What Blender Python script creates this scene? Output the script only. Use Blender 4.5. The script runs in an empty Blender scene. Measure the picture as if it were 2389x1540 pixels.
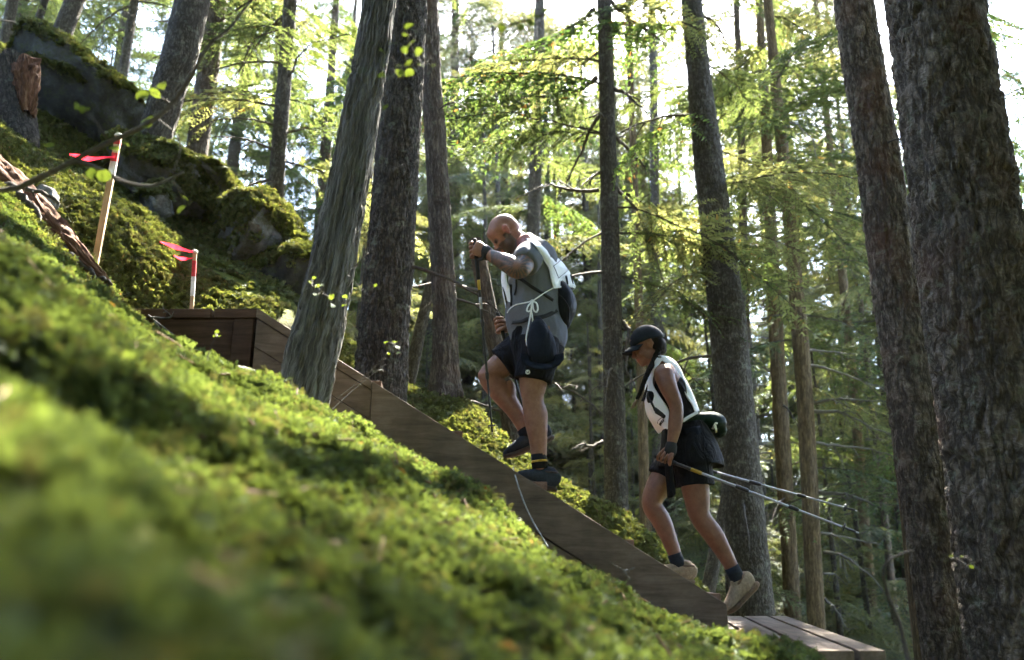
import bpy, bmesh, math, random
import numpy as np
from mathutils import Vector, Matrix
from mathutils.bvhtree import BVHTree

R = math.radians
random.seed(7)
rng = np.random.default_rng(11)
sc = bpy.context.scene
COL = sc.collection

# ------------------------------------------------------------------ camera
FPX, CX, CY, PITCH = 1863.0, 1194.5, 770.0, R(16.0)
cam_d = bpy.data.cameras.new('camera')
cam = bpy.data.objects.new('camera', cam_d)
COL.objects.link(cam)
cam.location = (0, 0, 0)
cam.rotation_euler = (R(90) + PITCH, 0, 0)
cam_d.sensor_width = 36.0
cam_d.lens = 36.0 * FPX / 2389.0
cam_d.clip_start = 0.02
cam_d.clip_end = 1500
cam_d.dof.use_dof = True
cam_d.dof.focus_distance = 4.75
cam_d.dof.aperture_fstop = 1.9
cam_d.dof.aperture_blades = 0
sc.camera = cam

# ------------------------------------------------------------------ light
SUN_AZ, SUN_EL = R(13.0), R(51.0)           # azimuth from +Y towards +X
SUN_DIR = Vector((math.sin(SUN_AZ) * math.cos(SUN_EL), math.cos(SUN_AZ) * math.cos(SUN_EL), math.sin(SUN_EL)))
world = bpy.data.worlds.new('World')
sc.world = world
world.use_nodes = True
wn = world.node_tree.nodes
sky = wn.new('ShaderNodeTexSky')
sky.sky_type = 'NISHITA'
sky.sun_disc = False
sky.sun_elevation = SUN_EL
sky.sun_rotation = SUN_AZ
sky.altitude = 800
sky.air_density = 1.0
sky.dust_density = 2.2
sky.ozone_density = 1.0
world.node_tree.links.new(sky.outputs[0], wn['Background'].inputs[0])
wn['Background'].inputs[1].default_value = 0.125
sun_d = bpy.data.lights.new('sun', 'SUN')
sun_d.energy = 5.0
sun_d.angle = R(0.55)
sun_d.color = (1.0, 0.93, 0.80)
sun = bpy.data.objects.new('sun', sun_d)
COL.objects.link(sun)
sun.rotation_euler = SUN_DIR.to_track_quat('Z', 'Y').to_euler()
sun.location = (10, 40, 40)
sc.view_settings.view_transform = 'Standard'
sc.view_settings.look = 'None'
sc.view_settings.gamma = 1.0
sc.view_settings.use_curve_mapping = False
sc.view_settings.exposure = 4.4
sc.render.engine = 'CYCLES'
sc.cycles.max_bounces = 4
sc.cycles.diffuse_bounces = 2
sc.cycles.glossy_bounces = 2
sc.cycles.transmission_bounces = 3
sc.cycles.transparent_max_bounces = 8
sc.cycles.use_denoising = True
sc.cycles.sample_clamp_indirect = 8.0
sc.cycles.use_adaptive_sampling = True
sc.cycles.adaptive_threshold = 0.035
sc.cycles.adaptive_min_samples = 20

# ------------------------------------------------------------------ helpers
_cp, _sp = math.cos(PITCH), math.sin(PITCH)

def ray(px, py):
    xv, yv = (px - CX) / FPX, (py - CY) / FPX
    return Vector((xv, _cp + yv * _sp, _sp - yv * _cp))

def P(px, py, y):
    d = ray(px, py)
    return d * (y / d.y)

def proj(v):
    dep = v[1] * _cp + v[2] * _sp
    up = -v[1] * _sp + v[2] * _cp
    return CX + FPX * v[0] / dep, CY - FPX * up / dep

def _hash(ix, iy, iz, seed):
    h = (ix.astype(np.int64) * 374761393 + iy.astype(np.int64) * 668265263 + iz.astype(np.int64) * 2147483647 + seed * 1274126177) & 0xffffffff
    h = ((h ^ (h >> 13)) * 1274126177) & 0xffffffff
    h = ((h ^ (h >> 16)) * 2246822519) & 0xffffffff
    h = h ^ (h >> 15)
    return (h & 0xffffff) / float(0xffffff)

def vnoise(p, seed=0):
    p = np.asarray(p, float)
    i = np.floor(p).astype(np.int64)
    f = p - i
    f = f * f * (3 - 2 * f)
    out = 0
    for dx in (0, 1):
        wx = f[:, 0] if dx else 1 - f[:, 0]
        for dy in (0, 1):
            wy = f[:, 1] if dy else 1 - f[:, 1]
            for dz in (0, 1):
                wz = f[:, 2] if dz else 1 - f[:, 2]
                out = out + wx * wy * wz * _hash(i[:, 0] + dx, i[:, 1] + dy, i[:, 2] + dz, seed)
    return out * 2 - 1

def fbm(p, octaves=4, seed=0, gain=0.5):
    p = np.asarray(p, float)
    a, s, o = 1.0, 0, np.zeros(len(p))
    for k in range(octaves):
        o += a * vnoise(p * (2 ** k) + 17.3 * k, seed + k)
        a *= gain
    return o

class MB:
    """collects vertices and faces of one mesh"""
    def __init__(self):
        self.v, self.f, self.m, self.n = [], [], [], 0
    def add(self, verts, faces, mat=0):
        verts = np.asarray(verts, float).reshape(-1, 3)
        self.v.append(verts)
        for f in faces:
            self.f.append(tuple(int(i) + self.n for i in f))
            self.m.append(mat)
        self.n += len(verts)
        return self
    def box(self, c, s, rot=None, mat=0):
        c = Vector(c)
        vs = []
        for x in (-.5, .5):
            for y in (-.5, .5):
                for z in (-.5, .5):
                    p = Vector((x * s[0], y * s[1], z * s[2]))
                    if rot is not None: p = rot @ p
                    vs.append(p + c)
        self.add([tuple(p) for p in vs], [(0, 1, 3, 2), (4, 6, 7, 5), (0, 4, 5, 1), (2, 3, 7, 6), (0, 2, 6, 4), (1, 5, 7, 3)], mat)
        return self
    def hexa(self, b4, t4, mat=0):
        """box from four bottom and four top corners in the same turning order"""
        self.add([tuple(p) for p in list(b4) + list(t4)], [(3, 2, 1, 0), (4, 5, 6, 7), (0, 1, 5, 4), (1, 2, 6, 5), (2, 3, 7, 6), (3, 0, 4, 7)], mat)
        return self
    def tube(self, pts, rad, n=12, axis=(0, 1, 0), caps=True, mat=0, rnd=True):
        """tapered tube; rad entries are r or (r_a, r_b), r_b measured along axis"""
        pts = [Vector(p) for p in pts]
        rr = [(r, r) if not isinstance(r, (tuple, list)) else tuple(r) for r in rad]
        ax = Vector(axis)
        k = len(pts)
        tans = []
        for i in range(k):
            t = pts[min(i + 1, k - 1)] - pts[max(i - 1, 0)]
            tans.append(t.normalized() if t.length > 1e-9 else Vector((0, 0, 1)))
        P2, R2, T2 = list(pts), list(rr), list(tans)
        if caps and rnd:
            a0 = min(rr[0]); a1 = min(rr[-1])
            pre = [(pts[0] - tans[0] * a0 * s, (rr[0][0] * c, rr[0][1] * c), tans[0]) for s, c in ((.92, .38), (.6, .8))]
            post = [(pts[-1] + tans[-1] * a1 * s, (rr[-1][0] * c, rr[-1][1] * c), tans[-1]) for s, c in ((.6, .8), (.92, .38))]
            P2 = [p[0] for p in pre] + P2 + [p[0] for p in post]
            R2 = [p[1] for p in pre] + R2 + [p[1] for p in post]
            T2 = [p[2] for p in pre] + T2 + [p[2] for p in post]
        vs, fs = [], []
        for i, (c, r, t) in enumerate(zip(P2, R2, T2)):
            b = ax - t * ax.dot(t)
            if b.length < 1e-4:
                b = Vector((1, 0, 0)) - t * t.x
            b.normalize()
            a = b.cross(t)
            for j in range(n):
                th = 2 * math.pi * j / n
                vs.append(tuple(c + a * (r[0] * math.cos(th)) + b * (r[1] * math.sin(th))))
        kk = len(P2)
        for i in range(kk - 1):
            for j in range(n):
                j2 = (j + 1) % n
                fs.append((i * n + j, i * n + j2, (i + 1) * n + j2, (i + 1) * n + j))
        if caps:
            vs.append(tuple(P2[0])); vs.append(tuple(P2[-1]))
            b0, b1 = len(vs) - 2, len(vs) - 1
            for j in range(n):
                j2 = (j + 1) % n
                fs.append((b0, j2, j)); fs.append((b1, (kk - 1) * n + j, (kk - 1) * n + j2))
        self.add(vs, fs, mat)
        return self
    def ell(self, c, r, axes=None, n=14, m=9, mat=0):
        """ellipsoid; axes: three unit vectors"""
        c = Vector(c)
        ax = axes or (Vector((1, 0, 0)), Vector((0, 1, 0)), Vector((0, 0, 1)))
        vs, fs = [], []
        for i in range(m + 1):
            ph = math.pi * i / m
            for j in range(n):
                th = 2 * math.pi * j / n
                vs.append(tuple(c + ax[0] * (r[0] * math.sin(ph) * math.cos(th)) + ax[1] * (r[1] * math.sin(ph) * math.sin(th)) + ax[2] * (r[2] * math.cos(ph))))
        for i in range(m):
            for j in range(n):
                j2 = (j + 1) % n
                fs.append((i * n + j, (i + 1) * n + j, (i + 1) * n + j2, i * n + j2))
        self.add(vs, fs, mat)
        return self
    def mesh(self, name, mats, smooth=True):
        me = bpy.data.meshes.new(name)
        v = np.concatenate(self.v) if self.v else np.zeros((0, 3))
        me.from_pydata(v.tolist(), [], self.f)
        for m in mats: me.materials.append(m)
        if len(mats) > 1:
            me.polygons.foreach_set('material_index', np.array(self.m, dtype=np.int32))
        if smooth:
            me.polygons.foreach_set('use_smooth', np.ones(len(me.polygons), dtype=bool))
        me.update()
        return me
    def build(self, name, mats, parent=None, smooth=True):
        if not isinstance(mats, (list, tuple)): mats = [mats]
        return link(name, self.mesh(name, mats, smooth), parent)

def fast_mesh(name, verts, quads, mats, midx=None, smooth=False):
    """mesh of quads from numpy arrays"""
    me = bpy.data.meshes.new(name)
    verts = np.asarray(verts, np.float32); quads = np.asarray(quads, np.int32)
    nq = len(quads)
    me.vertices.add(len(verts)); me.vertices.foreach_set('co', verts.ravel())
    me.loops.add(nq * 4); me.loops.foreach_set('vertex_index', quads.ravel())
    me.polygons.add(nq)
    me.polygons.foreach_set('loop_start', np.arange(nq, dtype=np.int32) * 4)
    if midx is not None: me.polygons.foreach_set('material_index', np.asarray(midx, np.int32))
    me.polygons.foreach_set('use_smooth', np.full(nq, smooth, dtype=bool))
    for m in mats: me.materials.append(m)
    me.update(calc_edges=True)
    return me

def mixed_mesh(name, verts, tris, quads, mats):
    """triangles take the first material, quads the second"""
    me = bpy.data.meshes.new(name)
    verts = np.asarray(verts, np.float32); nt_, nq = len(tris), len(quads)
    me.vertices.add(len(verts)); me.vertices.foreach_set('co', verts.ravel())
    me.loops.add(nt_ * 3 + nq * 4)
    me.loops.foreach_set('vertex_index', np.r_[np.asarray(tris).ravel(), np.asarray(quads).ravel()].astype(np.int32))
    me.polygons.add(nt_ + nq)
    me.polygons.foreach_set('loop_start', np.r_[np.arange(nt_) * 3, nt_ * 3 + np.arange(nq) * 4].astype(np.int32))
    for m in mats: me.materials.append(m)
    me.polygons.foreach_set('material_index', np.r_[np.zeros(nt_), np.ones(nq)].astype(np.int32))
    me.polygons.foreach_set('use_smooth', np.zeros(nt_ + nq, dtype=bool))
    me.update(calc_edges=True)
    return me

def link(name, me, parent=None):
    o = bpy.data.objects.new(name, me)
    COL.objects.link(o)
    if parent is not None: o.parent = parent
    return o

def tag(o, label=None, cat=None, group=None, kind=None):
    if label: o['label'] = label
    if cat: o['category'] = cat
    if group: o['group'] = group
    if kind: o['kind'] = kind
    return o

def thing(name, label, cat, loc=(0, 0, 0), group=None):
    """an Empty at the thing's base; children keep world coordinates"""
    o = bpy.data.objects.new(name, None)
    COL.objects.link(o)
    o.empty_display_size = .1
    o['loc'] = tuple(loc)
    o.location = loc
    return tag(o, label, cat, group)

def adopt(root):
    """keep the children where they were modelled (world coordinates)"""
    inv = Matrix.Translation(-Vector(root.location))
    for c in root.children:
        c.matrix_parent_inverse = inv

def smooth_path(pts, n, extra=None):
    """Catmull-Rom through pts; extra: list of rows of values interpolated alongside"""
    A = np.array([list(p) + (list(np.atleast_1d(e)) if extra is not None else []) for p, e in zip(pts, extra if extra is not None else pts)], float)
    k = len(A)
    t = np.linspace(0, k - 1, n)
    i = np.clip(np.floor(t).astype(int), 0, k - 2)
    f = (t - i)[:, None]
    p0, p1, p2, p3 = A[np.clip(i - 1, 0, k - 1)], A[i], A[i + 1], A[np.clip(i + 2, 0, k - 1)]
    o = .5 * (2 * p1 + (p2 - p0) * f + (2 * p0 - 5 * p1 + 4 * p2 - p3) * f ** 2 + (3 * p1 - p0 - 3 * p2 + p3) * f ** 3)
    if extra is None: return [Vector(r) for r in o[:, :3]]
    return [Vector(r[:3]) for r in o], [tuple(r[3:]) if len(r) > 4 else float(r[3]) for r in o]

def remesh(mb, voxel, smooth=4, name='tmp'):
    me = mb.mesh(name, [], True)
    o = bpy.data.objects.new(name, me)
    COL.objects.link(o)
    m = o.modifiers.new('r', 'REMESH'); m.mode = 'VOXEL'; m.voxel_size = voxel; m.use_smooth_shade = True
    if smooth:
        s = o.modifiers.new('s', 'SMOOTH'); s.iterations = smooth; s.factor = .5
    dg = bpy.context.evaluated_depsgraph_get(); dg.update()
    out = bpy.data.meshes.new_from_object(o.evaluated_get(dg))
    bpy.data.objects.remove(o); bpy.data.meshes.remove(me)
    out.polygons.foreach_set('use_smooth', np.ones(len(out.polygons), dtype=bool))
    return out

def coords(me):
    a = np.empty(len(me.vertices) * 3, np.float32); me.vertices.foreach_get('co', a)
    return a.reshape(-1, 3).astype(float)

def set_coords(me, a):
    me.vertices.foreach_set('co', np.asarray(a, np.float32).ravel()); me.update()

def normals(me):
    a = np.empty(len(me.vertices) * 3, np.float32)
    me.vertex_normals.foreach_get('vector', a)
    return a.reshape(-1, 3).astype(float)

def bvh_of(me):
    return BVHTree.FromPolygons([v.co.copy() for v in me.vertices], [tuple(p.vertices) for p in me.polygons])

def stick(bvh, px, py, off=.004, default=4.6):
    d = ray(px, py).normalized()
    h = bvh.ray_cast(Vector((0, 0, 0)), d)
    if h[0] is None:
        h = bvh.find_nearest(P(px, py, default))
        return h[0] + h[1] * off
    return h[0] - d * off

# ------------------------------------------------------------------ materials
def mat_new(name):
    m = bpy.data.materials.new(name); m.use_nodes = True
    nt = m.node_tree
    return m, nt, nt.nodes, nt.links, nt.nodes['Principled BSDF']

def ramp(nt, fac, stops):
    r = nt.nodes.new('ShaderNodeValToRGB')
    el = r.color_ramp.elements
    while len(el) < len(stops): el.new(.5)
    for e, (p, c) in zip(el, stops):
        e.position = p; e.color = (c[0], c[1], c[2], 1)
    nt.links.new(fac, r.inputs[0])
    return r.outputs[0]

def tex_coord(nt, kind='Object', scale=(1, 1, 1), rot=(0, 0, 0)):
    tc = nt.nodes.new('ShaderNodeTexCoord'); mp = nt.nodes.new('ShaderNodeMapping')
    mp.inputs['Scale'].default_value = scale; mp.inputs['Rotation'].default_value = rot
    nt.links.new(tc.outputs[kind], mp.inputs[0])
    return mp.outputs[0]

def noise(nt, vec, scale, detail=4, rough=.55, out=0, dist=0):
    n = nt.nodes.new('ShaderNodeTexNoise')
    n.inputs['Scale'].default_value = scale; n.inputs['Detail'].default_value = detail
    n.inputs['Roughness'].default_value = rough; n.inputs['Distortion'].default_value = dist
    nt.links.new(vec, n.inputs['Vector'])
    return n.outputs[out]

def mixc(nt, fac, a, b, mode='MIX'):
    m = nt.nodes.new('ShaderNodeMix'); m.data_type = 'RGBA'; m.blend_type = mode
    for s, v in ((m.inputs[0], fac), (m.inputs[6], a), (m.inputs[7], b)):
        if isinstance(v, (int, float)): s.default_value = v
        elif isinstance(v, (tuple, list)): s.default_value = (v[0], v[1], v[2], 1)
        else: nt.links.new(v, s)
    return m.outputs[2]

def maths(nt, op, a, b=None, clamp=False):
    m = nt.nodes.new('ShaderNodeMath'); m.operation = op; m.use_clamp = clamp
    for s, v in zip(m.inputs, (a, b)):
        if v is None: continue
        if isinstance(v, (int, float)): s.default_value = v
        else: nt.links.new(v, s)
    return m.outputs[0]

def bump(nt, h, dist=.01, strength=1.0, normal=None):
    b = nt.nodes.new('ShaderNodeBump'); b.inputs['Distance'].default_value = dist; b.inputs['Strength'].default_value = strength
    nt.links.new(h, b.inputs['Height'])
    if normal is not None: nt.links.new(normal, b.inputs['Normal'])
    return b.outputs[0]

def simple(name, col, rough=.7, var=.25, scale=40, bmp=0, metal=0, spec=.3, sheen=0):
    m, nt, N, L, bs = mat_new(name)
    v = tex_coord(nt, 'Object')
    c = ramp(nt, noise(nt, v, scale, 5), [(.3, [x * (1 - var) for x in col]), (.7, [min(1, x * (1 + var)) for x in col])])
    L.new(c, bs.inputs['Base Color'])
    bs.inputs['Roughness'].default_value = rough; bs.inputs['Metallic'].default_value = metal
    bs.inputs['Specular IOR Level'].default_value = spec
    if sheen: bs.inputs['Sheen Weight'].default_value = sheen
    if bmp: L.new(bump(nt, noise(nt, v, scale * 2, 4), bmp), bs.inputs['Normal'])
    return m

def fabric(name, col, var=.12, weave=900, fold=.012, rough=.9, heather=0, fold_scale=9, spec=.1):
    m, nt, N, L, bs = mat_new(name)
    v = tex_coord(nt, 'Object')
    c = ramp(nt, noise(nt, v, 60 if not heather else 420, 4, .7), [(.3, [x * (1 - var - heather) for x in col]), (.7, [min(1, x * (1 + var + heather)) for x in col])])
    L.new(c, bs.inputs['Base Color'])
    bs.inputs['Roughness'].default_value = rough; bs.inputs['Specular IOR Level'].default_value = spec
    b1 = bump(nt, noise(nt, tex_coord(nt, 'Object', (1, 1, .45), (0, .5, 0)), fold_scale, 3, .5, dist=1.2), fold)
    L.new(bump(nt, noise(nt, v, weave, 2), .0006, .6, b1), bs.inputs['Normal'])
    return m

def leafy(name, lo, hi, trans=.5, tscale=.55, accent=None, gloss=.03):
    """leaf: diffuse plus light passing through; colour varies from leaf to leaf and from clump to clump"""
    m, nt, N, L, bs = mat_new(name)
    N.remove(bs)
    geo = N.new('ShaderNodeNewGeometry'); oi = N.new('ShaderNodeObjectInfo')
    pos = N.new('ShaderNodeTexCoord')
    n1 = noise(nt, geo.outputs['Position'], tscale, 3, .6)
    f = maths(nt, 'ADD', maths(nt, 'MULTIPLY', n1, .55), maths(nt, 'MULTIPLY', geo.outputs['Random Per Island'], .3))
    f = maths(nt, 'ADD', f, maths(nt, 'MULTIPLY', oi.outputs['Random'], .2))
    c = ramp(nt, f, [(.25, lo), (.8, hi)])
    if accent:
        k = maths(nt, 'GREATER_THAN', geo.outputs['Random Per Island'], accent[1])
        c = mixc(nt, k, c, accent[0])
    d = N.new('ShaderNodeBsdfDiffuse'); t = N.new('ShaderNodeBsdfTranslucent'); g = N.new('ShaderNodeBsdfGlossy')
    L.new(c, d.inputs[0])
    tc = mixc(nt, 1.0, c, (1.2, 1.12, .72), 'MULTIPLY')
    L.new(tc, t.inputs[0])
    g.inputs['Roughness'].default_value = .6; g.inputs['Color'].default_value = (.9, .95, 1, 1)
    mx = N.new('ShaderNodeMixShader'); mx.inputs[0].default_value = trans
    L.new(d.outputs[0], mx.inputs[1]); L.new(t.outputs[0], mx.inputs[2])
    m2 = N.new('ShaderNodeMixShader'); m2.inputs[0].default_value = gloss
    L.new(mx.outputs[0], m2.inputs[1]); L.new(g.outputs[0], m2.inputs[2])
    L.new(m2.outputs[0], N['Material Output'].inputs[0])
    return m

def bark(name, dark, mid, light, cells=(16, 5), relief=.012, lichen=None, red=None, streak=False):
    """bark on UV in metres (u round the trunk, v up it)"""
    m, nt, N, L, bs = mat_new(name)
    uv = N.new('ShaderNodeUVMap'); uv.uv_map = 'UVMap'
    mp = N.new('ShaderNodeMapping'); L.new(uv.outputs[0], mp.inputs[0])
    wob = noise(nt, mp.outputs[0], 6, 3, .6, out=1)
    va = N.new('ShaderNodeVectorMath'); va.operation = 'SCALE'; L.new(wob, va.inputs[0]); va.inputs['Scale'].default_value = .05
    vb = N.new('ShaderNodeVectorMath'); vb.operation = 'ADD'; L.new(mp.outputs[0], vb.inputs[0]); L.new(va.outputs[0], vb.inputs[1])
    st = N.new('ShaderNodeMapping'); st.inputs['Scale'].default_value = (cells[0], cells[1], 1); L.new(vb.outputs[0], st.inputs[0])
    st2 = N.new('ShaderNodeMapping'); st2.inputs['Scale'].default_value = (cells[0] * .7, cells[1] * 3.2, 1); L.new(vb.outputs[0], st2.inputs[0])
    if streak:
        h = noise(nt, st.outputs[0], 1.0, 8, .62)
        h2 = noise(nt, st.outputs[0], 4.0, 4, .6)
        hh = maths(nt, 'ADD', maths(nt, 'MULTIPLY', h, .7), maths(nt, 'MULTIPLY', h2, .3))
        c = ramp(nt, hh, [(.32, dark), (.5, mid), (.68, light)])
        height = hh
    else:
        n1 = noise(nt, st.outputs[0], 1.0, 4, .6)
        n2 = noise(nt, st2.outputs[0], 1.0, 3, .6)
        f1 = maths(nt, 'MULTIPLY', maths(nt, 'ABSOLUTE', maths(nt, 'SUBTRACT', n1, .5)), 9.0, True)
        f2 = maths(nt, 'MULTIPLY', maths(nt, 'ABSOLUTE', maths(nt, 'SUBTRACT', n2, .5)), 14.0, True)
        edge = maths(nt, 'MULTIPLY', f1, maths(nt, 'ADD', maths(nt, 'MULTIPLY', f2, .5), .5))
        fine = noise(nt, st.outputs[0], 4.5, 7, .7)
        plate = maths(nt, 'ADD', maths(nt, 'MULTIPLY', fine, .8), maths(nt, 'MULTIPLY', noise(nt, mp.outputs[0], 5, 4, .6), .2))
        c0 = ramp(nt, plate, [(.28, [x * .5 for x in mid]), (.5, mid), (.74, light)])
        c = mixc(nt, maths(nt, 'MULTIPLY', maths(nt, 'SUBTRACT', 1.0, edge), .8), c0, dark)
        height = maths(nt, 'ADD', edge, maths(nt, 'MULTIPLY', fine, 1.1))
    if red:
        k = ramp(nt, noise(nt, mp.outputs[0], 2.2, 4, .6), [(.52, (0, 0, 0)), (.68, (1, 1, 1))])
        c = mixc(nt, maths(nt, 'MULTIPLY', k, .38), c, red)
    if lichen:
        k = ramp(nt, noise(nt, mp.outputs[0], 9, 6, .7), [(.56, (0, 0, 0)), (.66, (1, 1, 1))])
        c = mixc(nt, maths(nt, 'MULTIPLY', k, lichen[1]), c, lichen[0])
    L.new(c, bs.inputs['Base Color'])
    bs.inputs['Roughness'].default_value = .92; bs.inputs['Specular IOR Level'].default_value = .12
    L.new(bump(nt, height, relief, .9), bs.inputs['Normal'])
    return m

def wood(name, dark, mid, light, along='X', scale=1.0, rough=.8, knots=True):
    m, nt, N, L, bs = mat_new(name)
    s = {'X': (1.2, 14, 14), 'Y': (14, 1.2, 14), 'Z': (14, 14, 1.2)}[along]
    oi = N.new('ShaderNodeObjectInfo')
    v = tex_coord(nt, 'Object', s)
    off = N.new('ShaderNodeVectorMath'); off.operation = 'ADD'; L.new(v, off.inputs[0])
    cmb = N.new('ShaderNodeCombineXYZ')
    r = maths(nt, 'MULTIPLY', oi.outputs['Random'], 40)
    for i in range(3): L.new(r, cmb.inputs[i])
    L.new(cmb.outputs[0], off.inputs[1])
    g = noise(nt, off.outputs[0], 2.2 * scale, 7, .65, dist=.6)
    c = ramp(nt, g, [(.28, dark), (.52, mid), (.75, light)])
    st = ramp(nt, noise(nt, tex_coord(nt, 'Object'), 3.5, 5, .65), [(.38, (.55, .55, .55)), (.62, (1, 1, 1))])
    c = mixc(nt, .8, c, st, 'MULTIPLY')
    if knots:
        vo = N.new('ShaderNodeTexVoronoi'); vo.inputs['Scale'].default_value = 2.3
        L.new(tex_coord(nt, 'Object', (1, 1.7, 1.7)), vo.inputs['Vector'])
        k = ramp(nt, vo.outputs['Distance'], [(.03, (1, 1, 1)), (.06, (0, 0, 0))])
        c = mixc(nt, maths(nt, 'MULTIPLY', k, .7), c, [x * .5 for x in dark])
    L.new(c, bs.inputs['Base Color'])
    bs.inputs['Roughness'].default_value = rough; bs.inputs['Specular IOR Level'].default_value = .2
    L.new(bump(nt, g, .003, .8), bs.inputs['Normal'])
    return m

M = {}
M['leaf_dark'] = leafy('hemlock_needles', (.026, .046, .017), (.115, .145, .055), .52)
M['leaf_light'] = leafy('sun_painted_needles', (.060, .080, .030), (.205, .21, .10), .55, accent=((.22, .15, .05), .975))  # backlit sunshine put into the colour: paler copy of the needles
M['leaf_cedar'] = leafy('cedar_fronds', (.028, .060, .017), (.11, .16, .045), .52, accent=((.20, .10, .03), .97))
M['moss'] = leafy('moss_leaf', (.022, .034, .010), (.120, .165, .045), .36, 4.2, accent=((.14, .11, .045), .98))
M['moss_far'] = leafy('hill_moss_leaf', (.030, .042, .010), (.145, .165, .042), .35, 1.6, accent=((.16, .11, .05), .95))
M['shrub_leaf'] = leafy('huckleberry_leaf', (.035, .055, .010), (.10, .135, .022), .5, 3.0)
M['twig'] = simple('twig_bark', (.055, .045, .036), .9, .35, 60, .002)
M['twig_grey'] = simple('dead_twig_bark', (.10, .092, .08), .9, .35, 60, .002)
M['bark_plate'] = bark('plated_bark', (.016, .012, .009), (.15, .12, .096), (.32, .275, .225), (18, 4.5), .014, ((.17, .18, .13), .55), (.12, .055, .032))
M['bark_grey'] = bark('grey_scaly_bark', (.018, .015, .012), (.090, .077, .064), (.19, .168, .145), (30, 8), .008, ((.20, .21, .17), .4))
M['bark_brown'] = bark('brown_furrowed_bark', (.018, .013, .010), (.105, .082, .065), (.20, .17, .14), (30, 4.0), .010, ((.16, .17, .12), .35), (.13, .075, .045))
M['bark_dark'] = bark('dark_rough_bark', (.010, .009, .008), (.070, .058, .047), (.16, .138, .115), (24, 6), .012, ((.15, .16, .11), .45))
M['bark_tan'] = bark('tan_fibrous_bark', (.035, .024, .015), (.16, .115, .07), (.27, .20, .125), (26, 2.2), .008, None)
M['snag_wood'] = bark('weathered_snag_wood', (.010, .009, .007), (.085, .077, .066), (.22, .205, .18), (80, 2.6), .016, ((.09, .11, .06), .5), None, True)
M['rot_wood'] = bark('rotten_red_wood', (.018, .008, .005), (.085, .040, .022), (.19, .11, .065), (34, 2.4), .014, None, None, True)
M['stair_wood'] = wood('stained_stair_wood', (.075, .052, .037), (.135, .098, .072), (.185, .14, .105))
M['tread_wood'] = wood('reddish_tread_wood', (.10, .055, .036), (.17, .10, .068), (.25, .16, .115), 'Y')
M['deck_wood'] = wood('deck_plank_wood', (.075, .053, .037), (.12, .09, .066), (.17, .132, .10), 'Y')
M['landing_wood'] = wood('dark_landing_wood', (.030, .016, .010), (.070, .038, .022), (.11, .062, .037))
M['stake_wood'] = wood('raw_stake_wood', (.30, .19, .10), (.45, .31, .18), (.55, .40, .25), 'Z', knots=False)

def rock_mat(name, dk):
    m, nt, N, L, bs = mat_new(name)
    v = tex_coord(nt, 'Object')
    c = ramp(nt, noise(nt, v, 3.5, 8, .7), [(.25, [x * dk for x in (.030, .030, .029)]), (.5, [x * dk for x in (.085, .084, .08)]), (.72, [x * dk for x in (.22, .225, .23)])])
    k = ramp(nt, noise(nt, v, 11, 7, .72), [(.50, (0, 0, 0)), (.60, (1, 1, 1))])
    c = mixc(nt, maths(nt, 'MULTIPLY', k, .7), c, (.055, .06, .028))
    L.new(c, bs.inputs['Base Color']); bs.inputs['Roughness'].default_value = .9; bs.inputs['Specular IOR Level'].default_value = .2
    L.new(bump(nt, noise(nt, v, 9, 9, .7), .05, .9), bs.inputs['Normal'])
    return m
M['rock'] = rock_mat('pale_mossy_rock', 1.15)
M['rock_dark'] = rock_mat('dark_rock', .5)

def ground_mat():
    m, nt, N, L, bs = mat_new('forest_floor')
    v = tex_coord(nt, 'Object')
    soil = ramp(nt, noise(nt, v, 9, 8, .7), [(.3, (.018, .014, .008)), (.55, (.055, .042, .022)), (.75, (.11, .085, .045))])
    mossc = ramp(nt, noise(nt, v, 45, 6, .7), [(.3, (.030, .040, .008)), (.7, (.13, .145, .025))])
    k = ramp(nt, noise(nt, v, 1.7, 6, .65), [(.34, (0, 0, 0)), (.50, (1, 1, 1))])
    L.new(mixc(nt, k, soil, mossc), bs.inputs['Base Color'])
    bs.inputs['Roughness'].default_value = .95; bs.inputs['Specular IOR Level'].default_value = .1
    b = bump(nt, noise(nt, v, 7, 6, .6), .06)
    L.new(bump(nt, noise(nt, v, 60, 5, .7), .02, 1.0, b), bs.inputs['Normal'])
    return m
M['ground'] = ground_mat()

# ------------------------------------------------------------------ terrain
def far_ground(x, y):
    x = np.asarray(x, float); y = np.asarray(y, float)
    side = 11 * np.tanh(-.56 * x / 11)
    return side - 7.5 * (1 - np.exp(-np.maximum(y - 7.5, 0) / 14)) + .3 * np.minimum(y, 0) * .2

CTRL = []
def cp(px, py, y): CTRL.append(tuple(P(px, py, y)))
def cw(x, y, z): CTRL.append((x, y, z))
# crest of the near moss bank, just below the sight lines of its outline
for px, py, y in [(-260, 500, 1.25), (-60, 600, 1.35), (90, 672, 1.6), (200, 725, 1.9), (310, 785, 2.2), (430, 860, 2.5), (540, 912, 2.7), (650, 968, 2.9),
                  (760, 1000, 3.0), (860, 1028, 3.0), (960, 1070, 3.0), (1060, 1140, 2.9), (1180, 1235, 2.8), (1310, 1342, 2.7), (1430, 1415, 2.6),
                  (1560, 1480, 2.45), (1680, 1548, 2.35), (1800, 1590, 2.3), (1960, 1600, 2.35), (2150, 1660, 2.4)]:
    cp(px, py, y)
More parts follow.
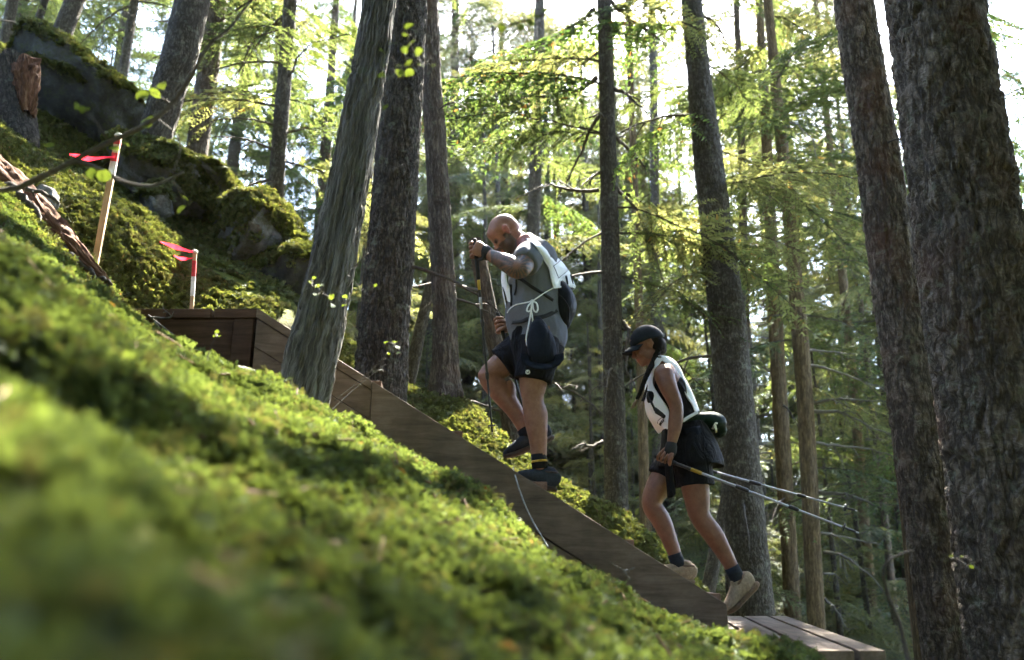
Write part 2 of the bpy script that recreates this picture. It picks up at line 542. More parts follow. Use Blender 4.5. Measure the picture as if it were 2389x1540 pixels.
# ground under and before the camera
for x, y, g in [(-.8, -.5, -.16), (0, -.5, -.22), (.9, -.5, -.25), (-1.2, .1, -.15), (-.5, .2, -.17), (0, .2, -.20), (.6, .3, -.23), (1.4, .3, -.26),
                (-1.6, .7, -.13), (-.6, .9, -.13), (0, 1.0, -.13), (.55, 1.1, -.13), (1.2, 1.2, -.12), (0, 1.8, -.03), (.7, 1.8, -.06), (-.7, 1.7, -.05), (1.3, 1.9, 0.0)]:
    cw(x, y, -.56 * x + g)
# dip behind the bank, at the foot of the stringer
for px, py, y in [(560, 893, 3.55), (640, 935, 3.6), (700, 948, 3.7), (780, 985, 3.75)]: cp(px, py, y)
for px in (860, 980, 1100, 1250, 1400, 1560, 1680):
    t = P(px, 720 + .63 * (px - 600), 4.2); cw(t.x, 4.2, t.z - .62); cw(t.x, 5.0, t.z - .75); cw(t.x, 3.6, t.z - .52)
cw(1.9, 4.6, -1.15); cw(1.9, 3.4, -1.0); cw(2.8, 4.5, -1.5); cw(2.5, 6.2, -1.6); cw(1.2, 6.1, -.9); cw(2.2, 2.6, -1.0); cw(3.2, 1.5, -1.7)
# landing and hillside on the upper side
for px, py, y in [(420, 860, 4.0), (330, 760, 3.8), (520, 870, 4.0), (240, 675, 3.7), (225, 640, 3.95), (120, 590, 3.5), (30, 500, 3.4), (-120, 400, 3.2),
                  (400, 716, 5.3), (500, 712, 5.5), (600, 712, 5.6), (690, 745, 5.8), (320, 610, 5.2), (200, 540, 5.0), (90, 440, 5.0), (-40, 330, 4.8),
                  (470, 605, 6.0), (600, 660, 6.1), (690, 708, 6.1), (330, 500, 6.2), (190, 410, 6.1), (60, 325, 6.0), (560, 615, 6.5), (450, 545, 6.6), (660, 680, 6.5)]:
    cp(px, py, y)
for x_ in (-1.45, -1.8, -2.15, -2.4):
    cw(x_, 4.35, .98); cw(x_, 4.9, 1.06)
# crest of the outcrop and what lies behind it
for px, py, y in [(-120, 40, 7.8), (70, 160, 7.8), (200, 240, 7.8), (330, 325, 7.8), (430, 385, 7.7), (520, 455, 7.6), (620, 510, 7.5), (690, 590, 7.3), (740, 720, 7.0)]:
    cp(px, py, y); q = P(px, py, y); cw(q.x * 1.35, q.y * 1.35, q.z + .1)
# far side of the stairs
for px, py, y in [(790, 838, 6.2), (870, 885, 6.4), (940, 905, 6.9), (1000, 925, 7.1), (1060, 935, 7.1), (1120, 1000, 6.8), (1160, 1075, 6.6), (1230, 1150, 6.4), (1330, 1222, 6.4), (1420, 1290, 6.3), (1520, 1370, 6.3), (1640, 1470, 6.4)]:
    cp(px, py, y)
for px, py, y in [(1000, 1020, 8.6), (1150, 1160, 8.4), (1330, 1290, 8.3), (800, 900, 8.0)]: cp(px, py, y)
for x in np.arange(-26, 27, 6.5):
    for y in (-14, -7, 13, 20, 27):
        cw(x, y, float(far_ground(x, y)))
for y in (0, 6):
    for x in (-26, -18, -11, 9, 15, 22): cw(x, y, float(far_ground(x, y)))
CT = np.array(CTRL)

def _tps(r2): return .5 * r2 * np.log(r2 + 1e-9)
_n = len(CT)
_K = _tps(((CT[:, None, :2] - CT[None, :, :2]) ** 2).sum(-1)) + np.eye(_n) * .004
_A = np.zeros((_n + 3, _n + 3)); _A[:_n, :_n] = _K
_Q = np.c_[np.ones(_n), CT[:, :2]]
_A[:_n, _n:] = _Q; _A[_n:, :_n] = _Q.T
_W = np.linalg.solve(_A, np.r_[CT[:, 2], 0, 0, 0])

def ground_z(x, y, detail=True):
    x = np.atleast_1d(np.asarray(x, float)); y = np.atleast_1d(np.asarray(y, float))
    z = np.zeros(len(x))
    for s in range(0, len(x), 20000):
        e = slice(s, s + 20000)
        z[e] = _tps((x[e, None] - CT[None, :, 0]) ** 2 + (y[e, None] - CT[None, :, 1]) ** 2) @ _W[:_n] + _W[_n] + _W[_n + 1] * x[e] + _W[_n + 2] * y[e]
    w = np.clip((np.maximum(np.abs(x) - 14, np.maximum(y - 15, -y - 5))) / 6, 0, 1)
    z = z * (1 - w) + far_ground(x, y) * w
    if detail:
        p = np.c_[x, y, np.zeros(len(x))]
        near = np.clip(1 - np.hypot(x, y) / 1.2, 0, 1)
        z = z + fbm(p * 2.1, 3, 3) * .035 * (1 - .6 * near)
        hum = np.clip(1 - (y - 3.6) / .5, 0, 1) * np.clip(y / .5, .2, 1)
        z = z + (np.maximum(fbm(p * 6.5, 2, 9), -.3) * .038 + fbm(p * 15, 2, 19) * .014) * hum + fbm(p * 8, 2, 9) * .014 * (1 - hum)
        z = z + np.clip((y - 12) / 10, 0, 1) * fbm(p * .25, 3, 5) * .6
    return z

def gz(x, y): return float(ground_z([x], [y])[0])

def axis_coords(a, b, step, lim, grow=1.22):
    c = list(np.arange(a, b + 1e-6, step))
    s, v = step, b
    while v < lim: s *= grow; v += s; c.append(v)
    s, v = step, a
    while v > -lim: s *= grow; v -= s; c.insert(0, v)
    return np.array(c)

gx, gy = axis_coords(-6.5, 3.6, .055, 320), axis_coords(-.6, 8.6, .055, 320)
X, Y = np.meshgrid(gx, gy)
Z = ground_z(X.ravel(), Y.ravel())
nx, ny = len(gx), len(gy)
ii = (np.arange(ny - 1)[:, None] * nx + np.arange(nx - 1)[None, :]).ravel()
gme = fast_mesh('ground', np.c_[X.ravel(), Y.ravel(), Z], np.c_[ii, ii + 1, ii + nx + 1, ii + nx], [M['ground']], smooth=True)
ground = tag(link('ground', gme), 'mossy forest hillside falling away to the lower right', kind='structure')

# ------------------------------------------------------------------ moss (nobody could count it)
def frond_mesh(name, mat, n_fr, length, leaf, seed):
    r = np.random.default_rng(seed)
    V, Q = [], []
    for k in range(n_fr):
        az = r.uniform(0, 2 * math.pi); tilt = r.uniform(.15, 1.15)
        d = np.array([math.cos(az) * math.sin(tilt), math.sin(az) * math.sin(tilt), math.cos(tilt)])
        b = np.array([math.cos(az) * .02 * r.uniform(0, 1), math.sin(az) * .02 * r.uniform(0, 1), -.008])
        Lf = length * r.uniform(.55, 1.15)
        side = np.cross(d, [0, 0, 1.0]); side /= np.linalg.norm(side) + 1e-9
        nn = np.cross(side, d)
        steps = 8
        for s in range(1, steps + 1):
            t = s / steps
            c = b + d * Lf * t - np.array([0, 0, 1]) * Lf * .35 * t * t
            for sg in ((-1, 1) if s < steps else (0,)):
                ld = d * .75 + side * sg * 1.0 + nn * r.uniform(-.5, .5)
                ld /= np.linalg.norm(ld)
                w = np.cross(ld, nn + side * r.uniform(-.6, .6)); w /= np.linalg.norm(w) + 1e-9
                l = leaf * (1.1 - .5 * t) * r.uniform(.8, 1.2)
                i = len(V)
                V += [c, c + ld * l * .5 + w * l * .28, c + ld * l, c + ld * l * .5 - w * l * .28]
                Q.append((i, i + 1, i + 2, i + 3))
    return fast_mesh(name, np.array(V), np.array(Q), [mat])

def tuft_collection(name, mat, seeds, n_fr, length, leaf):
    c = bpy.data.collections.new(name)
    for s in seeds:
        o = bpy.data.objects.new('moss_tuft', frond_mesh('moss_tuft', mat, n_fr, length, leaf, s))
        c.objects.link(o)
    return c

def scatter(obj, coll, density, smin, smax, attr='dens', seed=1, tilt=.5):
    ng = bpy.data.node_groups.new('scatter', 'GeometryNodeTree')
    ng.interface.new_socket('Geometry', in_out='INPUT', socket_type='NodeSocketGeometry')
    ng.interface.new_socket('Geometry', in_out='OUTPUT', socket_type='NodeSocketGeometry')
    N, L = ng.nodes, ng.links
    gi, go = N.new('NodeGroupInput'), N.new('NodeGroupOutput')
    dp = N.new('GeometryNodeDistributePointsOnFaces'); dp.distribute_method = 'RANDOM'; dp.inputs['Seed'].default_value = seed
    na = N.new('GeometryNodeInputNamedAttribute'); na.data_type = 'FLOAT'; na.inputs['Name'].default_value = attr
    mu = N.new('ShaderNodeMath'); mu.operation = 'MULTIPLY'; mu.inputs[1].default_value = density
    L.new(na.outputs['Attribute'], mu.inputs[0]); L.new(mu.outputs[0], dp.inputs['Density'])
    L.new(gi.outputs[0], dp.inputs['Mesh'])
    ci = N.new('GeometryNodeCollectionInfo'); ci.inputs['Collection'].default_value = coll
    ci.inputs['Separate Children'].default_value = True; ci.inputs['Reset Children'].default_value = True
    ip = N.new('GeometryNodeInstanceOnPoints'); ip.inputs['Pick Instance'].default_value = True
    L.new(dp.outputs['Points'], ip.inputs['Points']); L.new(ci.outputs[0], ip.inputs['Instance'])
    rv = N.new('FunctionNodeRandomValue'); rv.data_type = 'FLOAT_VECTOR'
    rv.inputs[0].default_value = (-tilt, -tilt, 0); rv.inputs[1].default_value = (tilt, tilt, 6.283)
    e2r = N.new('FunctionNodeEulerToRotation'); L.new(rv.outputs[0], e2r.inputs[0])
    rr = N.new('FunctionNodeRotateRotation'); rr.rotation_space = 'LOCAL'
    L.new(dp.outputs['Rotation'], rr.inputs[0]); L.new(e2r.outputs[0], rr.inputs[1]); L.new(rr.outputs[0], ip.inputs['Rotation'])
    rs = N.new('FunctionNodeRandomValue'); rs.data_type = 'FLOAT'
    rs.inputs[2].default_value = smin; rs.inputs[3].default_value = smax; rs.inputs['Seed'].default_value = 3
    L.new(rs.outputs[1], ip.inputs['Scale'])
    L.new(ip.outputs[0], go.inputs[0])
    m = obj.modifiers.new('scatter', 'NODES'); m.node_group = ng

def patch(name, x0, x1, y0, y1, step, densf, lift=0):
    xs, ys = np.arange(x0, x1, step), np.arange(y0, y1, step)
    X, Y = np.meshgrid(xs, ys); x, y = X.ravel(), Y.ravel()
    z = ground_z(x, y) + lift
    d = densf(x, y, z)
    n, m = len(xs), len(ys)
    ii = (np.arange(m - 1)[:, None] * n + np.arange(n - 1)[None, :]).ravel()
    q = np.c_[ii, ii + 1, ii + n + 1, ii + n]
    q = q[d[q].max(1) > .02]
    me = fast_mesh(name, np.c_[x, y, z], q, [], smooth=True)
    at = me.attributes.new('dens', 'FLOAT', 'POINT'); at.data.foreach_set('value', np.clip(d, 0, 1).astype(np.float32))
    return link(name, me)

def screen(x, y, z):
    dep = np.maximum(y * _cp + z * _sp, .05)
    return CX + FPX * x / dep, CY - FPX * (-y * _sp + z * _cp) / dep

def dens_near(x, y, z):
    px, py = screen(x, y, z)
    d = ((px > -250) & (px < 2650) & (py < 1900) & (y > .12)).astype(float)
    holes = fbm(np.c_[x, y, 0 * x] * 3.1, 3, 21)
    d *= np.where(holes < -.33, .12, 1.0)
    d *= np.clip((4.02 - y) / .25, 0, 1)
    d = np.where((y > 3.25) & (px > 560) & (px < 790), d * .12, d)
    return d

def dens_hill(x, y, z):
    px, py = screen(x, y, z)
    d = ((px > -150) & (px < 1750) & (py > 60)).astype(float)
    h = fbm(np.c_[x, y, 0 * x] * 1.7, 4, 33)
    d *= np.where(h < -.30, .12, 1.0)
    d = np.where((x > -1.75) & (y < 5.85), 0, d)
    d = np.where((x < -1.3) & (x > -2.4) & (y < 5.4) & (y > 4.04), 0, d)
    return d

tc_near = tuft_collection('near_moss_tufts', M['moss'], (1, 2, 3, 4, 5), 24, .042, .0115)
M['moss_dry'] = leafy('dry_moss_leaf', (.045, .045, .015), (.12, .125, .045), .25, 5.0)
M['moss_deep'] = leafy('deep_green_moss_leaf', (.022, .036, .008), (.10, .135, .028), .38, 3.0)
for s_, mt_, nf_, ln_, lf_ in ((21, 'moss_dry', 14, .05, .010), (22, 'moss_deep', 20, .048, .0115)):
    tc_near.objects.link(bpy.data.objects.new('moss_tuft', frond_mesh('moss_tuft', M[mt_], nf_, ln_, lf_, s_)))
tc_far = tuft_collection('hill_moss_tufts', M['moss_far'], (11, 12, 13), 17, .048, .017)
tc_far.objects.link(bpy.data.objects.new('moss_tuft', frond_mesh('moss_tuft', M['moss_dry'], 13, .055, .016, 31)))
mo = patch('moss', -2.6, 2.6, .05, 4.05, .05, dens_near, .004)
tag(mo, 'deep soft green moss carpeting the bank beside the camera', 'moss', kind='stuff')
scatter(mo, tc_near, 3600, .6, 1.35, seed=4)
mh = patch('moss', -7.2, 2.2, 3.4, 9.2, .06, dens_hill, .004)
tag(mh, 'sunlit moss covering the hillside and banks behind the stairs', 'moss', kind='stuff')
scatter(mh, tc_far, 800, .7, 1.7, seed=8)

# litter of fallen twigs, needles and leaves on the moss
M['litter'] = simple('brown_litter', (.12, .07, .035), .9, .5, 20)
M['litter_leaf'] = leafy('fallen_leaf', (.07, .035, .010), (.14, .09, .025), .2, 5, None, 0.0)
lc = bpy.data.collections.new('litter_pieces')
for k in range(4):
    rr = random.Random(k); t = MB()
    if k < 3:
        pts = [Vector((-.05 + .035 * i, rr.uniform(-.008, .008), .012 + rr.uniform(-.004, .008))) for i in range(4)]
        t.tube(pts, [.0022, .002, .0018, .001], 4, (0, 0, 1), False); t.tube([pts[1], pts[1] + Vector((.02, .02, .01))], [.0014, .0006], 3, (0, 0, 1), False)
        me_ = t.mesh('twig_piece', [M['litter']])
    else:
        t.add([(0, 0, .02), (.008, .006, .024), (.02, .002, .02), (.008, -.006, .022)], [(0, 1, 2, 3)]); me_ = t.mesh('leaf_piece', [M['litter_leaf']])
    lc.objects.link(bpy.data.objects.new('litter_piece', me_))
for (src, dn) in ((mo, 55), (mh, 22)):
    m2 = src.data.copy(); lo_ = link('fallen_litter', m2); tag(lo_, 'brown twigs and needles fallen on the ' + ('near moss bank' if src is mo else 'mossy hillside'), 'litter', kind='stuff')
    scatter(lo_, lc, dn, .6, 1.8, seed=17, tilt=.35)

# ------------------------------------------------------------------ timber stairs, landing and lower deck
YA, YB = 4.05, 4.30
SA, SB = P(600, 720, YA), P(1695, 1410, YB)
E = Vector((SB.x - SA.x, SB.y - SA.y, 0)); SLEN = E.length; E.normalize()
NRM = Vector((-E.y, E.x, 0))                  # away from the camera
SLOPE = (SB.z - SA.z) / SLEN
def st_pt(s, up, out): return SA + E * s + NRM * out + Vector((0, 0, SLOPE * s + up))
def sheared(s0, s1, u0, u1, o0, o1):
    """board following the flight, ends plumb"""
    mb = MB()
    b = [st_pt(s0, u0, o0), st_pt(s1, u0, o0), st_pt(s1, u0, o1), st_pt(s0, u0, o1)]
    t = [st_pt(s0, u1, o0), st_pt(s1, u1, o0), st_pt(s1, u1, o1), st_pt(s0, u1, o1)]
    return mb.hexa(b, t)
def bevel(o, w=.004):
    m = o.modifiers.new('bevel', 'BEVEL'); m.width = w; m.segments = 2; m.limit_method = 'ANGLE'
    return o

stairs = thing('timber_staircase', 'brown timber staircase climbing the mossy slope under the two hikers', 'staircase', tuple(st_pt(SLEN * .5, -.6, .7)))
for (s0, s1, u0, u1, o0, o1) in [(0.0, .62, -.050, .0, -.012, .075), (.003, .62, -.205, -.053, 0, .06), (.003, .62, -.46, -.208, -.002, .06),
                                 (.623, SLEN, -.240, 0, -.004, .06), (.623, 1.72, -.52, -.248, 0, .06), (1.727, SLEN - .003, -.52, -.248, .001, .06)]:
    bevel(sheared(s0, s1, u0, u1, o0, o1).build('stringer_board', M['stair_wood'], stairs, False))
bevel(sheared(.0, SLEN, -.30, -.02, 1.36, 1.42).build('stringer_board', M['stair_wood'], stairs, False))
W0, W1 = .062, 1.358
for px, py in [(730, 826), (900, 926), (1073, 1030), (1256, 1137), (1448, 1262), (1643, 1380)]:
    q = P(px, py, 4.62)
    s = (q - SA).dot(E)
    top = q.z - SA.z - SLOPE * s
    for k, (a, b) in enumerate([(-.225, 0), (-.46, -.235)]):
        mb = MB()
        zz = q.z
        def c(ss, oo, z): v = SA + E * ss + NRM * oo; return Vector((v.x, v.y, z))
        b4 = [c(s + a, W0, zz - .045), c(s + b, W0, zz - .045), c(s + b, W1, zz - .045), c(s + a, W1, zz - .045)]
        t4 = [c(s + a, W0, zz), c(s + b, W0, zz), c(s + b, W1, zz), c(s + a, W1, zz)]
        bevel(mb.hexa(b4, t4).build('tread', M['tread_wood'], stairs, False))
    mb = MB()
    b4 = [c(s - .06, W0, q.z - .25), c(s - .03, W0, q.z - .25), c(s - .03, W1, q.z - .25), c(s - .06, W1, q.z - .25)]
    t4 = [c(s - .06, W0, q.z - .047), c(s - .03, W0, q.z - .047), c(s - .03, W1, q.z - .047), c(s - .06, W1, q.z - .047)]
    bevel(mb.hexa(b4, t4).build('riser', M['tread_wood'], stairs, False))
adopt(stairs)

ZL = SA.z
landing = thing('timber_landing', 'dark timber landing box at the top of the staircase', 'landing', (SA.x - .5, SA.y + .6, ZL - .5))
x = SA.x - .002
for w_, g_ in [(.225, .016), (.225, .013), (.225, .014), (.225, .014), (.225, .012)]:
    b4 = [Vector((x - w_, YA, ZL - .05)), Vector((x, YA, ZL - .05)), Vector((x, YA + 1.42, ZL - .05)), Vector((x - w_, YA + 1.42, ZL - .05))]
    bevel(MB().hexa(b4, [v + Vector((0, 0, .05)) for v in b4]).build('deck_plank', M['landing_wood'], landing, False))
    x -= w_ + g_
for (z0, z1, x0, x1, y0, y1) in [(-.30, -.053, -1.2, -.125, .022, .06), (-.56, -.303, -1.2, -.125, .024, .06)]:
    a = Vector((SA.x, YA, ZL))
    b4 = [a + Vector((x0, y0, z0)), a + Vector((x1, y0, z0)), a + Vector((x1, y1, z0)), a + Vector((x0, y1, z0))]
    bevel(MB().hexa(b4, [v + Vector((0, 0, z1 - z0)) for v in b4]).build('rim_board', M['landing_wood'], landing, False))
a = Vector((SA.x, YA, ZL))
b4 = [a + Vector((-.122, .008, -.7)), a + Vector((-.016, .008, -.7)), a + Vector((-.016, .11, -.7)), a + Vector((-.122, .11, -.7))]
bevel(MB().hexa(b4, [v + Vector((0, 0, .647)) for v in b4]).build('corner_post', M['landing_wood'], landing, False))
adopt(landing)

ZD = P(1695, 1480, YB).z
d1, d2 = ray(0, 1518), ray(0, 1437)
YF, YK = ZD / (d1.z / d1.y), ZD / (d2.z / d2.y)
deck = thing('timber_deck', 'reddish brown plank deck at the foot of the staircase', 'deck', (1.4, 4.5, ZD - .4))
SK = .134
edges = [1390, 1494, 1598, 1702, 1805, 1902, 1999, 2072]
xs_ = [P(e, 1518, YF).x for e in edges]
for i in range(len(xs_) - 1):
    g = .011
    xa, xb = xs_[i] + g, xs_[i + 1] - g
    y0, y1 = YF, YK
    xe0, xe1 = xa + SK * (y1 - y0), xb + SK * (y1 - y0)
    b4 = [Vector((xa, y0, ZD - .045)), Vector((xb, y0, ZD - .045)), Vector((xe1, y1, ZD - .045)), Vector((xe0, y1, ZD - .045))]
    bevel(MB().hexa(b4, [v + Vector((0, 0, .045)) for v in b4]).build('deck_plank', M['deck_wood'], deck, False))
for (y0, y1) in [(YF + .02, YF + .06), (YK - .08, YK - .04)]:
    sh = SK * (y0 - YF)
    b4 = [Vector((xs_[0] + sh, y0, ZD - .24)), Vector((xs_[-1] + sh - .02, y0, ZD - .24)), Vector((xs_[-1] + sh - .02, y1, ZD - .24)), Vector((xs_[0] + sh, y1, ZD - .24))]
    bevel(MB().hexa(b4, [v + Vector((0, 0, .192)) for v in b4]).build('rim_board', M['landing_wood'], deck, False))
b4 = [Vector((xs_[-1] - .06, YF + .062, ZD - .24)), Vector((xs_[-1] - .02, YF + .062, ZD - .24)), Vector((xs_[-1] - .02 + SK * 2, YK - .082, ZD - .24)), Vector((xs_[-1] - .06 + SK * 2, YK - .082, ZD - .24))]
bevel(MB().hexa(b4, [v + Vector((0, 0, .19)) for v in b4]).build('rim_board', M['landing_wood'], deck, False))
for (x_, y_) in [(xs_[-1] - .12, YF + .14), (xs_[-1] + .12, YK - .16), (xs_[2], YF + .14), (xs_[2] + .25, YK - .16)]:
    b = gz(x_, y_) - .2
    MB().box((x_, y_, (b + ZD - .05) / 2), (.1, .1, ZD - .05 - b)).build('post', M['landing_wood'], deck, False)
adopt(deck)

# ------------------------------------------------------------------ survey stakes with ribbons
M['red_paint'] = simple('red_stake_paint', (.42, .03, .03), .7, .35, 30)
M['white_paint'] = simple('white_stake_paint', (.55, .54, .51), .7, .3, 30)
M['ribbon'] = leafy('pink_flagging_tape', (.85, .02, .06), (.95, .04, .10), .45, 4)
def stake(base, top, y, w, label, ribbons, bands, topcap):
    b, t = P(*base, y), P(*top, y)
    r = thing('survey_stake', label, 'stake', tuple(b), 'marker stakes on the hillside')
    d = (t - b)
    def seg(f0, f1, ww, nm, m):
        return bevel(MB().tube([b + d * f0, b + d * f1], [ww, ww], 4, (.5, .85, .1), True, rnd=False).build(nm, m, r, False), .002)
    seg(-.15, 1.0, w, 'post', M['stake_wood'])
    for (f0, f1, c) in bands: seg(f0, f1, w * 1.06, 'painted_band', M[c])
    ax = d.normalized()
    MB().ell(b + d * 1.005, topcap, None, 10, 7).build('top_knot', M['white_paint'], r)
    for rb in ribbons:
        pts = [P(px, py, y - .03 - .02 * math.sin(k * 1.7)) for k, (px, py) in enumerate(rb[0])]
        pts, ws = smooth_path(pts, 14, rb[1])
        vs, fs = [], []
        for k, (p, w_) in enumerate(zip(pts, ws)):
            up = Vector((.15 * math.sin(k * .5), .55 * math.sin(k * .38 + rb[2]), 1)).normalized()
            vs += [tuple(p - up * w_), tuple(p + up * w_)]
            if k: fs.append((2 * k - 2, 2 * k, 2 * k + 1, 2 * k - 1))
        MB().add(vs, fs).build('ribbon', M['ribbon'], r)
    adopt(r)
stake((218, 636), (277, 318), 3.9, .021, 'taller wooden stake with red band and single streaming pink ribbon',
      [([(268, 366), (240, 368), (210, 371), (185, 365), (162, 360)], [.009, .011, .016, .012, .003], .3)],
      [(.80, .865, 'red_paint'), (.70, .80, 'white_paint'), (.93, .965, 'red_paint')], (.022, .021, .014))
stake((447, 722), (455, 588), 5.35, .018, 'shorter red and white stake with two pink ribbons behind the landing',
      [([(450, 588), (430, 583), (405, 575), (374, 564)], [.008, .014, .018, .003], .2), ([(450, 602), (435, 604), (420, 603), (406, 596)], [.006, .012, .012, .004], .9)],
      [(.56, .84, 'red_paint'), (.22, .56, 'white_paint')], (.022, .021, .015))

# ------------------------------------------------------------------ trunks
def trunk_mesh(name, pts, rad, mat, n=48, step=.05, cells=None, depth=0.0, lump=.04, seed=0, flare=0, base=None, ragged=0, coarse=None):
    """tapered, uneven trunk with UV in metres; cells/depth cut bark plates into the surface"""
    A_ = np.array([list(p) + [r_] for p, r_ in zip(pts, rad)], float)
    k_ = len(A_); ts = []
    for i in range(k_ - 1):
        st_ = step * (1 if coarse is None or i < coarse else 14)
        ts.append(i + np.arange(max(2, int(np.linalg.norm(A_[i + 1, :3] - A_[i, :3]) / st_))) / max(2, int(np.linalg.norm(A_[i + 1, :3] - A_[i, :3]) / st_)))
    t = np.r_[np.concatenate(ts), k_ - 1]
    i = np.clip(np.floor(t).astype(int), 0, k_ - 2); f = (t - i)[:, None]
    p0, p1, p2, p3 = A_[np.clip(i - 1, 0, k_ - 1)], A_[i], A_[i + 1], A_[np.clip(i + 2, 0, k_ - 1)]
    o_ = p1 + (p2 - p1) * f if k_ < 4 else .5 * (2 * p1 + (p2 - p0) * f + (2 * p0 - 5 * p1 + 4 * p2 - p3) * f ** 2 + (3 * p1 - p0 - 3 * p2 + p3) * f ** 3)
    m = len(t); c = o_[:, :3]; r = np.maximum(o_[:, 3], .01)
    C = np.array([tuple(p) for p in c]); Rr = np.array(r)
    T = np.gradient(C, t, axis=0); T /= np.linalg.norm(T, axis=1)[:, None]
    B = np.tile([1.0, 0, 0], (m, 1)); B -= T * (B * T).sum(1)[:, None]; B /= np.linalg.norm(B, axis=1)[:, None]
    A = np.cross(T, B)
    s = np.r_[0, np.cumsum(np.linalg.norm(np.diff(C, axis=0), axis=1))]
    th = np.linspace(0, 2 * math.pi, n + 1) + math.pi / 2
    TH, S = np.meshgrid(th, s); RR = np.repeat(Rr[:, None], n + 1, 1)
    thn = TH - math.pi / 2
    cyc = np.c_[np.cos(thn).ravel() * 1.3, np.sin(thn).ravel() * 1.3, S.ravel() * 1.1 + seed * 7.7]
    lumpv = fbm(cyc, 3, seed + 2).reshape(RR.shape)
    disp = lump * RR * lumpv
    if flare:
        h = np.maximum(S - (base or 0), 0)
        disp += RR * flare * np.exp(-h / (flare * .35 + .08)) * (1 + .5 * np.cos(thn * 5 + seed) + .3 * fbm(cyc * 2, 2, seed + 8).reshape(RR.shape))
    rm = float(np.mean(Rr))
    if cells:
        ca_, sa_ = np.cos(thn).ravel() * rm, np.sin(thn).ravel() * rm
        sv = S.ravel() + seed * 5.3
        wob = fbm(np.c_[ca_ * 7, sa_ * 7, sv * 3.5], 2, seed + 4) * (.06 if cells[1] > 3 else .012)
        n1 = fbm(np.c_[(ca_ + wob) * cells[0], (sa_ + wob) * cells[0], (sv + wob) * cells[1]], 3, seed + 5, .45)
        n2 = fbm(np.c_[ca_ * cells[0] * .7, sa_ * cells[0] * .7, (sv + wob) * cells[1] * 3.2], 2, seed + 7)
        e = np.clip(np.abs(n1) / .26, 0, 1) * (.55 + .45 * np.clip(np.abs(n2) / .2, 0, 1))
        fine = fbm(np.c_[ca_ * 60, sa_ * 60, sv * 22], 3, seed + 6)
        disp += (depth * (e * (1 + .3 * n2) - .6 + .25 * fine)).reshape(RR.shape)
    rad2 = RR + disp
    if ragged:
        top = S > (s[-1] - ragged * (1 + .9 * fbm(np.c_[np.cos(thn).ravel() * 3, np.sin(thn).ravel() * 3, 0 * S.ravel()], 3, seed + 1).reshape(RR.shape)))
        rad2 = np.where(top, rad2 * .55, rad2)
    V = C[:, None, :] + A[:, None, :] * (np.cos(TH) * rad2)[..., None] + B[:, None, :] * (np.sin(TH) * rad2)[..., None]
    V[:, -1, :] = V[:, 0, :]
    k = n + 1
    ii = (np.arange(m - 1)[:, None] * k + np.arange(n)[None, :]).ravel()
    q = np.c_[ii, ii + k, ii + k + 1, ii + 1]
    me = fast_mesh(name, V.reshape(-1, 3), q, [mat], smooth=True)
    uv = me.uv_layers.new(name='UVMap')
    U = (thn * rm).ravel(); VV = S.ravel() + seed * 3.1
    uvs = np.stack([U[q], VV[q]], -1).reshape(-1, 2)
    uv.data.foreach_set('uv', uvs.astype(np.float32).ravel())
    return me

def limb(mb, pts, r0, r1=.006, wob=.03, n=6, twigs=0, seed=0, mat=0):
    rr = random.Random(seed)
    p2 = smooth_path(pts, max(6, len(pts) * 4))
    L = sum((p2[i + 1] - p2[i]).length for i in range(len(p2) - 1))
    p2 = [p + Vector((rr.uniform(-1, 1), rr.uniform(-1, 1), rr.uniform(-1, 1))) * wob * r0 * 8 * (0 if i == 0 else 1) for i, p in enumerate(p2)]
    k = len(p2)
    mb.tube(p2, [r0 + (r1 - r0) * (i / (k - 1)) ** .8 for i in range(k)], n, (0, 1, .2), True, mat, False)
    for t in range(twigs):
        i = rr.randint(int(k * .25), k - 2)
        d = (p2[i + 1] - p2[i]).normalized()
        side = Vector((rr.uniform(-1, 1), rr.uniform(-1, 1), rr.uniform(-1, .35)))
        side = (side - d * side.dot(d)).normalized()
        l = L * rr.uniform(.12, .4) * (1.1 - i / k)
        v = (d * .8 + side).normalized()
        q = [p2[i], p2[i] + v * l * .4 + Vector((0, 0, rr.uniform(-.1, .05) * l)), p2[i] + v * l * .75 + Vector((0, 0, -.12 * l)), p2[i] + v * l + Vector((rr.uniform(-.1, .1) * l, 0, -.3 * l))]
        r = max(.003, (r0 + (r1 - r0) * i / k) * .5)
        mb.tube(q, [r, r * .8, r * .6, r * .3], 4, (0, 1, .2), True, mat, False)
        for w in range(2):
            a = q[1 + w]; vv = (v + Vector((rr.uniform(-1, 1), rr.uniform(-1, 1), rr.uniform(-1, .4))) * .9).normalized()
            mb.tube([a, a + vv * l * .2, a + vv * l * .35 + Vector((0, 0, -.06 * l))], [r * .5, r * .4, r * .2], 3, (0, 1, .2), False, mat, False)

